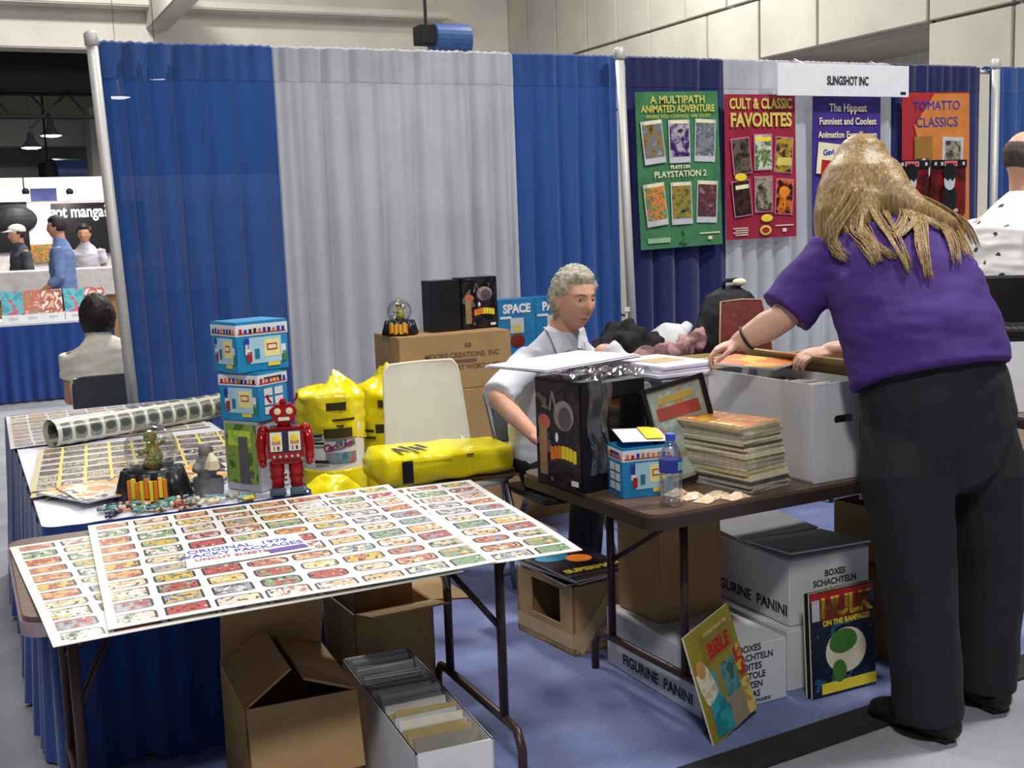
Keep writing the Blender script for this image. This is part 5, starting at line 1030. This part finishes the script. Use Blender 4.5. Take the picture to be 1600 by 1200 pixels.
for k in range(288):
    if k % 9 == 0: ln = lines[(k//9) % len(lines)]; bx0, by0 = rnd.gauss(0, 10), rnd.gauss(0, 7)
    jx, jy = bx0+rnd.gauss(0, 2.5), by0+rnd.gauss(0, 2.5); pts = []
    for i, (px, py) in enumerate(ln):
        e = i/(len(ln)-1); p = onback(px+jx*(1.1-.6*e)+rnd.gauss(0, 2), py+jy*(1.1-.5*e)+rnd.gauss(0, 2), .012+.01*(1-e))
        if p is None: p = q(px+jx, py+jy, 2.93-.05*e)
        if i == 0: p = p.lerp(q(px+jx, py+jy, 2.93), .7)
        pts.append(p)
    # smooth the lock
    sm = []
    for i in range(len(pts)-1):
        for f in (0, .25, .5, .75):
            a, b = pts[max(0, i-1)], pts[i]; c, d = pts[i+1], pts[min(len(pts)-1, i+2)]
            sm.append(.5*((2*b)+(c-a)*f+(2*a-5*b+4*c-d)*f*f+(3*b-a-3*c+d)*f**3))
    sm.append(pts[-1]); N_ = len(sm); r = rnd.uniform(.0016, .0032)
    mb.tube(sm, [r*(1-.8*(i/N_)**2) for i in range(N_)], None, 4)
mb.build('hair_locks', m_hair, wt, smooth=True)
q = aty
# ---- grey-haired man seated behind the brown table
shirt_g = mat('pale_grey_cotton', (208, 212, 222), .8, var=.05, scale=6, bump=.08, bscale=200); grey_tr = mat('charcoal_trousers', (30, 31, 40), .8)
mbse = V((2.2, 4.3, 0))
tor = [(V((2.24, 4.42, .56)), (.185, .14)), (V((2.24, 4.42, .70)), (.185, .14)), (V((2.235, 4.38, .86)), (.20, .135)), (V((2.225, 4.33, .99)), (.195, .115)), (V((2.22, 4.30, 1.06)), (.11, .08)), (V((2.22, 4.28, 1.10)), (.065, .06))]
shl, shr = q(826, 566, 4.30), q(946, 556, 4.22)
aR = (shl, q(776, 622, 4.12), q(842, 688, 3.88), V((.5, -.6, -.4)), .046, (0, .2, 1), -1, .5)
aL = (shr, V((2.52, 4.12, .84)), V((2.34, 3.85, .80)), V((-.4, -.9, -.1)), .052, (0, .2, 1), 1, .5)
lR_ = (V((2.16, 4.36, .53)), V((2.20, 4.05, .50)), V((2.21, 4.15, .10)), (-.1, -1, 0), .09); lL_ = (V((2.34, 4.36, .53)), V((2.40, 4.0, .52)), V((2.40, 4.06, .10)), (.1, -1, 0), .09)
ct = thing('folding_chair', 'grey metal folding chair under the seated man', 'chair', (2.24, 4.42, 0), .0); gmet = mat('grey_metal', (96, 98, 104), .4, .5)
MB().box((0, -.02, .43), (.34, .40, .025)).build('seat', gmet, ct, bevel=.01); MB().box((0, .24, .72), (.36, .02, .22)).build('backrest', gmet, ct, bevel=.008)
for sx in (-1, 1): MB().tube([(sx*.21, -.2, 0), (sx*.21, .23, .83)], .012).build('leg', gmet, ct); MB().tube([(sx*.19, .22, 0), (sx*.19, -.1, .42)], .012).build('leg', gmet, ct)
hc = q(897, 468, 4.2); ff = V((.22, -1, -.02)); ff = V((.16, -.98, -.05))
mt, HM, mshirt, mbse = person('grey-haired seated person in a pale short-sleeved shirt', mbse, tor, (1, -.06, 0), (hc, ff, (.03, .02, 1)), [aR, aL], [lR_, lL_], sk_tan, shirt_g, grey_tr, blk_shoe, .0045, .98, shirt_grow=.012, neck_r=.056)
m_grey = mat('grey_curly_hair', (172, 166, 150), .6, var=.35, scale=60, bump=.8, bscale=110, bdist=.006)
hair_cap(HM, lambda d: (d.z-.52 if d.y > .42 else d.z+.02-.5*max(0, d.y+.0) if d.y > -.1 else d.z+.55), .020, m_grey, mt, .011, 42, loc=mbse)
face(mt, HM, mbse, mat('brow_grey', (150, 136, 118), .7))
mb = MB(); nb = V((2.222, 4.255, 1.09))-mbse
for s_ in (-1, 1): mb.add([nb+V((s_*.075, .05, .045)), nb+V((s_*.085, -.01, .035)), nb+V((s_*.075, -.075, -.055)), nb+V((s_*.012, -.085, -.035)), nb+V((s_*.03, -.062, .02)), nb+V((s_*.06, .0, .05))], [(0, 1, 5), (1, 2, 4, 5), (2, 3, 4)])
cm = mb.mesh('collar', shirt_g); co_ = link('collar', cm, mt); sd = co_.modifiers.new('s', 'SOLIDIFY'); sd.thickness = .006
mb = MB(); mb.M = MX.Translation(-mbse)
pts = [p for p in (onp for onp in [q(913, 535, 4.17), q(917, 560, 4.16), q(920, 590, 4.155)])]; mb.tube(pts, .004, None, 6); mb.build('button_placket', shirt_g, mt)
# ---- balding man in a palm-print shirt in the next booth
s = NB('palm_print_cotton'); vo = s.node('ShaderNodeTexVoronoi'); s.link(s.co(), vo.inputs['Vector']); vo.inputs['Scale'].default_value = 13
nz = s.noise(s.co(), 60, 2).outputs[0]; dd = s.math('MULTIPLY_ADD', nz, .35, vo.outputs['Distance']); m_palm = s.out(s.mix(s.math('LESS_THAN', dd, .34), lin((236, 236, 232)), lin((60, 66, 90))), .8)
khaki = mat('khaki_trousers', (120, 108, 88), .8)
X0, Y0 = 4.62, 4.15
pb = V((X0, Y0, 0)); hc = q(1598, 245, 4.15)
tor = [(V((X0-.05, Y0, .98)), (.17, .14)), (V((X0-.06, Y0, 1.10)), (.175, .15)), (V((X0-.05, Y0, 1.25)), (.19, .15)), (V((X0-.03, Y0, 1.42)), (.19, .13)), (V((X0+.0, Y0, 1.53)), (.10, .08)), (V((X0+.03, Y0, 1.57)), (.062, .058))]
side = (.15, -1, 0)
arms = [(V((X0-.03, Y0-.19, 1.46)), V((X0-.02, Y0-.24, 1.20)), V((X0+.24, Y0-.20, 1.16)), V((1, .1, -.2)), .056, (0, 0, 1), -1, .4), (V((X0-.01, Y0+.19, 1.46)), V((X0+.02, Y0+.24, 1.20)), V((X0+.26, Y0+.16, 1.12)), V((1, -.1, -.2)), .056, (0, 0, 1), 1, .4)]
legs = [(V((X0-.05, Y0-.09, .93)), V((X0-.02, Y0-.1, .5)), V((X0-.05, Y0-.1, .10)), (1, 0, 0), .10), (V((X0-.05, Y0+.09, .93)), V((X0-.02, Y0+.1, .5)), V((X0-.05, Y0+.12, .10)), (1, .1, 0), .10)]
pt, HM, _, pb = person('balding person in a white palm-print shirt in the next booth', pb, tor, side, (hc, (.95, -.1, -.28), (.28, 0, 1)), arms, legs, sk_tan, m_palm, khaki, blk_shoe, .007, .85, shirt_grow=.025)
hair_cap(HM, lambda d: min(.50-d.z, d.z+.6, .25-d.y), .006, mat('dark_short_hair', (74, 62, 58), .75, var=.4, scale=80), pt, .003, 60, loc=pb)
# ================= FAR BACKGROUND =================
# seated woman beyond the aisle upright
sy = 7.25
tor = [(V((.74, sy, .50)), (.17, .13)), (V((.74, sy, .62)), (.17, .13)), (V((.74, sy+.02, .78)), (.18, .12)), (V((.74, sy+.02, .90)), (.175, .10)), (V((.735, sy+.03, .95)), (.10, .07)), (V((.73, sy+.04, .98)), (.058, .055))]
arms = [(V((.575, sy+.02, .87)), V((.55, sy+.05, .62)), V((.60, sy+.28, .62)), V((.2, 1, 0)), .045, (0, 0, 1), 1), (V((.905, sy+.02, .87)), V((.93, sy+.05, .62)), V((.88, sy+.28, .62)), V((-.2, 1, 0)), .045, (0, 0, 1), -1)]
legs = [(V((.66, sy, .50)), V((.64, sy+.42, .48)), V((.64, sy+.42, .10)), (0, 1, 0), .085), (V((.82, sy, .50)), V((.84, sy+.42, .48)), V((.84, sy+.42, .10)), (0, 1, 0), .085)]
cream_s = mat('cream_cotton', (222, 218, 200), .85)
pt, HM, _, b_ = person('dark-haired seated person in a cream top beyond the blue drape', (.74, sy, 0), tor, (1, 0, 0), (q(152, 496, sy+.05), (-.2, 1, -.1), (0, 0, 1)), arms, legs, sk_bg, cream_s, mat('dark_trousers', (40, 40, 52), .8), blk_shoe, .010, .45, hands=False)
hair_cap(HM, lambda d: (d.z-.3 if d.y > .3 else d.z+.75), .024, mat('dark_bob_hair', (36, 26, 24), .6, var=.3, scale=50), pt, .008, 40, loc=b_)
ct = thing('folding_chair', 'dark grey folding chair under the dark-haired person', 'chair', (.75, sy-.02, 0), 0); gch = mat('dark_grey_seat', (74, 76, 80), .6)
MB().box((0, 0, .40), (.42, .42, .04)).build('seat', gch, ct, bevel=.012)
MB().prism(round_rect(.42, .34, .06), -.012, .012).build('backrest', gch, ct, loc=(0, -.23, .62), rot=(PI/2+.1, 0, 0), bevel=.004)
for sx in (-1, 1): MB().tube([(sx*.2, .2, 0), (sx*.2, -.2, .42), (sx*.19, -.245, .78)], .012).build('leg', gmet, ct); MB().tube([(sx*.19, -.22, 0), (sx*.19, .1, .40)], .012).build('leg', gmet, ct)
# skirted table with display packs
t = thing('skirted_table', 'distant table with a blue skirt and white top across the aisle', 'table', (.05, 12.6, 0)); W2, D2 = 2.6, .8
MB().box((0, 0, .75), (W2, D2, .03)).build('tabletop', white, t, bevel=.004)
MB().grid(lambda u, v: ((u-.5)*(W2+.03), -D2/2-.03-.02*math.sin(u*150)*(1.1-v)-.01*math.sin(u*61), .02+.72*v), 220, 6, m_skirt).grid(lambda u, v: (W2/2+.03+.02*math.sin(u*50)*(1.1-v), (u-.5)*D2, .02+.72*v), 60, 6, m_skirt).build('skirt', m_skirt, t, smooth=True)
for x in (-1.1, 1.1):
    for y in (-.3, .3): MB().tube([(x, y, 0), (x, y, .74)], .015).build('leg', gmet, t)
packs = [art('pack_teal', [(60, 150, 170), (90, 180, 190), (190, 90, 110), (200, 220, 220)], 14, 1), art('pack_rose', [(206, 170, 160), (190, 110, 90), (120, 160, 110), (220, 210, 200)], 14, 2), art('pack_peach', [(220, 180, 150), (170, 90, 80), (230, 220, 210), (150, 120, 140)], 14, 3)]
for k, (px, m, n_) in enumerate(((-25, 1, 'rose'), (20, 0, 'teal'), (50, 1, 'rose'), (82, 2, 'peach'), (117, 0, 'teal'), (150, 2, 'peach'))):
    p = q(px, 480, 12.35); t = thing('card_display', '%s card pack display tray on the distant skirted table' % n_, 'display', (p.x, 12.4, .766), .03*(k-2), 'card pack displays')
    MB().box((0, 0, .035), (.205, .2, .07)).build('tray', white, t, bevel=.003); MB().box((0, 0, 0), (.19, .004, .26)).build('pack_front', packs[m], t, loc=(0, -.03, .17), rot=(-.25, 0, 0)); MB().box((0, -.101, .035), (.08, .002, .025)).build('tray_label', grey_l, t)
# tall counter behind
t = thing('service_counter', 'tall pale counter with a wooden front in the far booth', 'counter', (.6, 15.2, 0))
MB().box((0, 0, 1.02), (5.2, .7, .32)).build('top_fascia', mat('pale_counter', (206, 200, 198), .6), t, bevel=.01); MB().box((0, .03, .43), (5.0, .6, .86)).build('front_panel', mat('oak_front', (170, 128, 74), .6, scale=3), t)
for x in (-.65, .55): MB().box((x, -.352, 1.02), (.01, .004, .32)).build('fascia_joint', mat('pale_counter', (206, 200, 198), .6), t)
# display wall of the far booth
t = thing('booth_wall', 'lit white display wall with black lettered panels in the far booth', 'wall', (1.2, 18.2, 0)); lw = mat('lit_white_wall', (236, 230, 224), .8)
for x in (-3.5, -1.3, .9, 3.1): MB().box((x, 0, 1.2), (2.18, .1, 2.4)).build('wall_panel', lw, t)
hz = q(100, 304, 17.85).z
MB().box((-.2, -.35, hz), (9, .1, .17)).build('header', white, t); MB().box((q(68, 304, 17.8).x-1.2, -.42, hz), (.34, .05, .175)).build('header_blue', mat('header_blue', (24, 34, 84), .6), t)
p0 = q(80, 318, 18.0); p1 = q(175, 395, 18.0)
bp_ = MB().box(((p0.x+p1.x)/2-1.2+.25, -.1, (p0.z+p1.z)/2), (p1.x-p0.x+.5, .06, p0.z-p1.z)).build('black_panel', black, t)
text('lettering', 'got manga?', .235, white, t, (q(124, 331, 18).x-1.2, -.135, q(124, 331, 18).z), F_NY, bold=.006, sx=.75)
text('lettering', 'de', .17, yel, t, (q(133, 357, 18).x-1.2, -.135, q(133, 357, 18).z), F_NY, bold=.006)
MB().box((q(128, 304, 17.8).x-1.2, -.402, hz), (.5, .004, .05)).build('header_print', grey_l, t)
p2 = q(12, 355, 18); MB().box((p2.x-1.2, -.08, p2.z), (.55, .05, .7)).ball((p2.x-1.2+.1, -.1, p2.z+.1), (.3, .02, .2)).build('black_silhouette', black, t)
MB().box((q(68, 396, 18).x-1.2, -.08, q(68, 396, 18).z), (.45, .04, .25)).build('picture_row', covers[3], t)
for px in (40, 108):
    p = q(px, 312, 17.6); MB().tube([(p.x-1.2, -.4, p.z+.1), (p.x-1.2, -.75, p.z+.12)], .015).ball((p.x-1.2, -.78, p.z+.1), (.05, .06, .05)).build('arm_lamp', black_p, t)
    area((p.x, 17.35, p.z+.03), .08, 6, tgt=(p.x, 18.15, p.z-.5), name='arm_lamp_light')      # the clip lamp's own light on the wall
def stander(label, x, y, h, f, shirt, hairm, sleeve, cap=False, arm_out=False):
    s = h/1.75; f = V(f).normalized(); r = f.cross(V((0, 0, 1))); o = V((x, y, 0))
    P = lambda a, b, c: o+r*(a*s)+f*(b*s)+V((0, 0, c*s))
    tor = [(P(0, 0, .93), (.15*s, .11*s)), (P(0, 0, 1.03), (.155*s, .115*s)), (P(0, .01, 1.2), (.17*s, .12*s)), (P(0, 0, 1.37), (.175*s, .11*s)), (P(0, 0, 1.46), (.10*s, .07*s)), (P(0, .01, 1.50), (.058*s, .056*s))]
    arms = [(P(sx*.18, 0, 1.40), P(sx*.23, .0, 1.12), P(sx*.2, .2 if not arm_out else .1, .98), f-V((0, 0, .4)), .046*s, (0, 0, 1), sx) for sx in (-1, 1)]
    legs = [(P(sx*.09, 0, .90), P(sx*.1, .02, .5), P(sx*.1, 0, .10), f, .092*s) for sx in (-1, 1)]
    hc = P(0, .03, 1.635)
    t, HM, _, b = person(label, o, tor, r, (hc, f, (0, 0, 1)), arms, legs, sk_bg, shirt, mat('dark_trousers', (40, 40, 52), .8), blk_shoe, .012, sleeve, hands=False)
    hair_cap(HM, lambda d: (d.z-.45 if d.y > .3 else d.z+.35 if d.y < -.0 else d.z-.0), .016, hairm, t, .004, 40, loc=b)
    if cap:
        mb = MB(); mb.M = MX.Translation(-b) @ HM; mb.ball((0, -.005, .06), (.093, .108, .075)).tube([(0, .07, .05), (0, .17, .035)], [(.07, .012), (.05, .006)], None, 12, (1, 0, 0)); mb.build('cap', mat('cap_white', (226, 222, 210), .8), t, smooth=True)
    return t
dkh = mat('black_hair', (28, 22, 22), .6)
p = q(97, 400, 13.7); stander('dark-haired person in a denim-blue shirt beside the distant skirted table', p.x, 13.7, 1.78, (-1, .25, 0), mat('denim_blue', (104, 128, 176), .85), dkh, 1.5)
p = q(33, 400, 16.0); stander('person in a white cap and charcoal shirt behind the far counter', p.x, 16.0, 1.72, (-1, -.3, 0), mat('charcoal_cotton', (66, 70, 78), .85), dkh, .8, True)
p = q(135, 400, 16.2); stander('person in a white T-shirt leaning behind the far counter', p.x, 16.2, 1.70, (-.3, -1, 0), mat('white_tee', (196, 196, 206), .85), dkh, .6)
bpy.data.scenes.remove(WS)
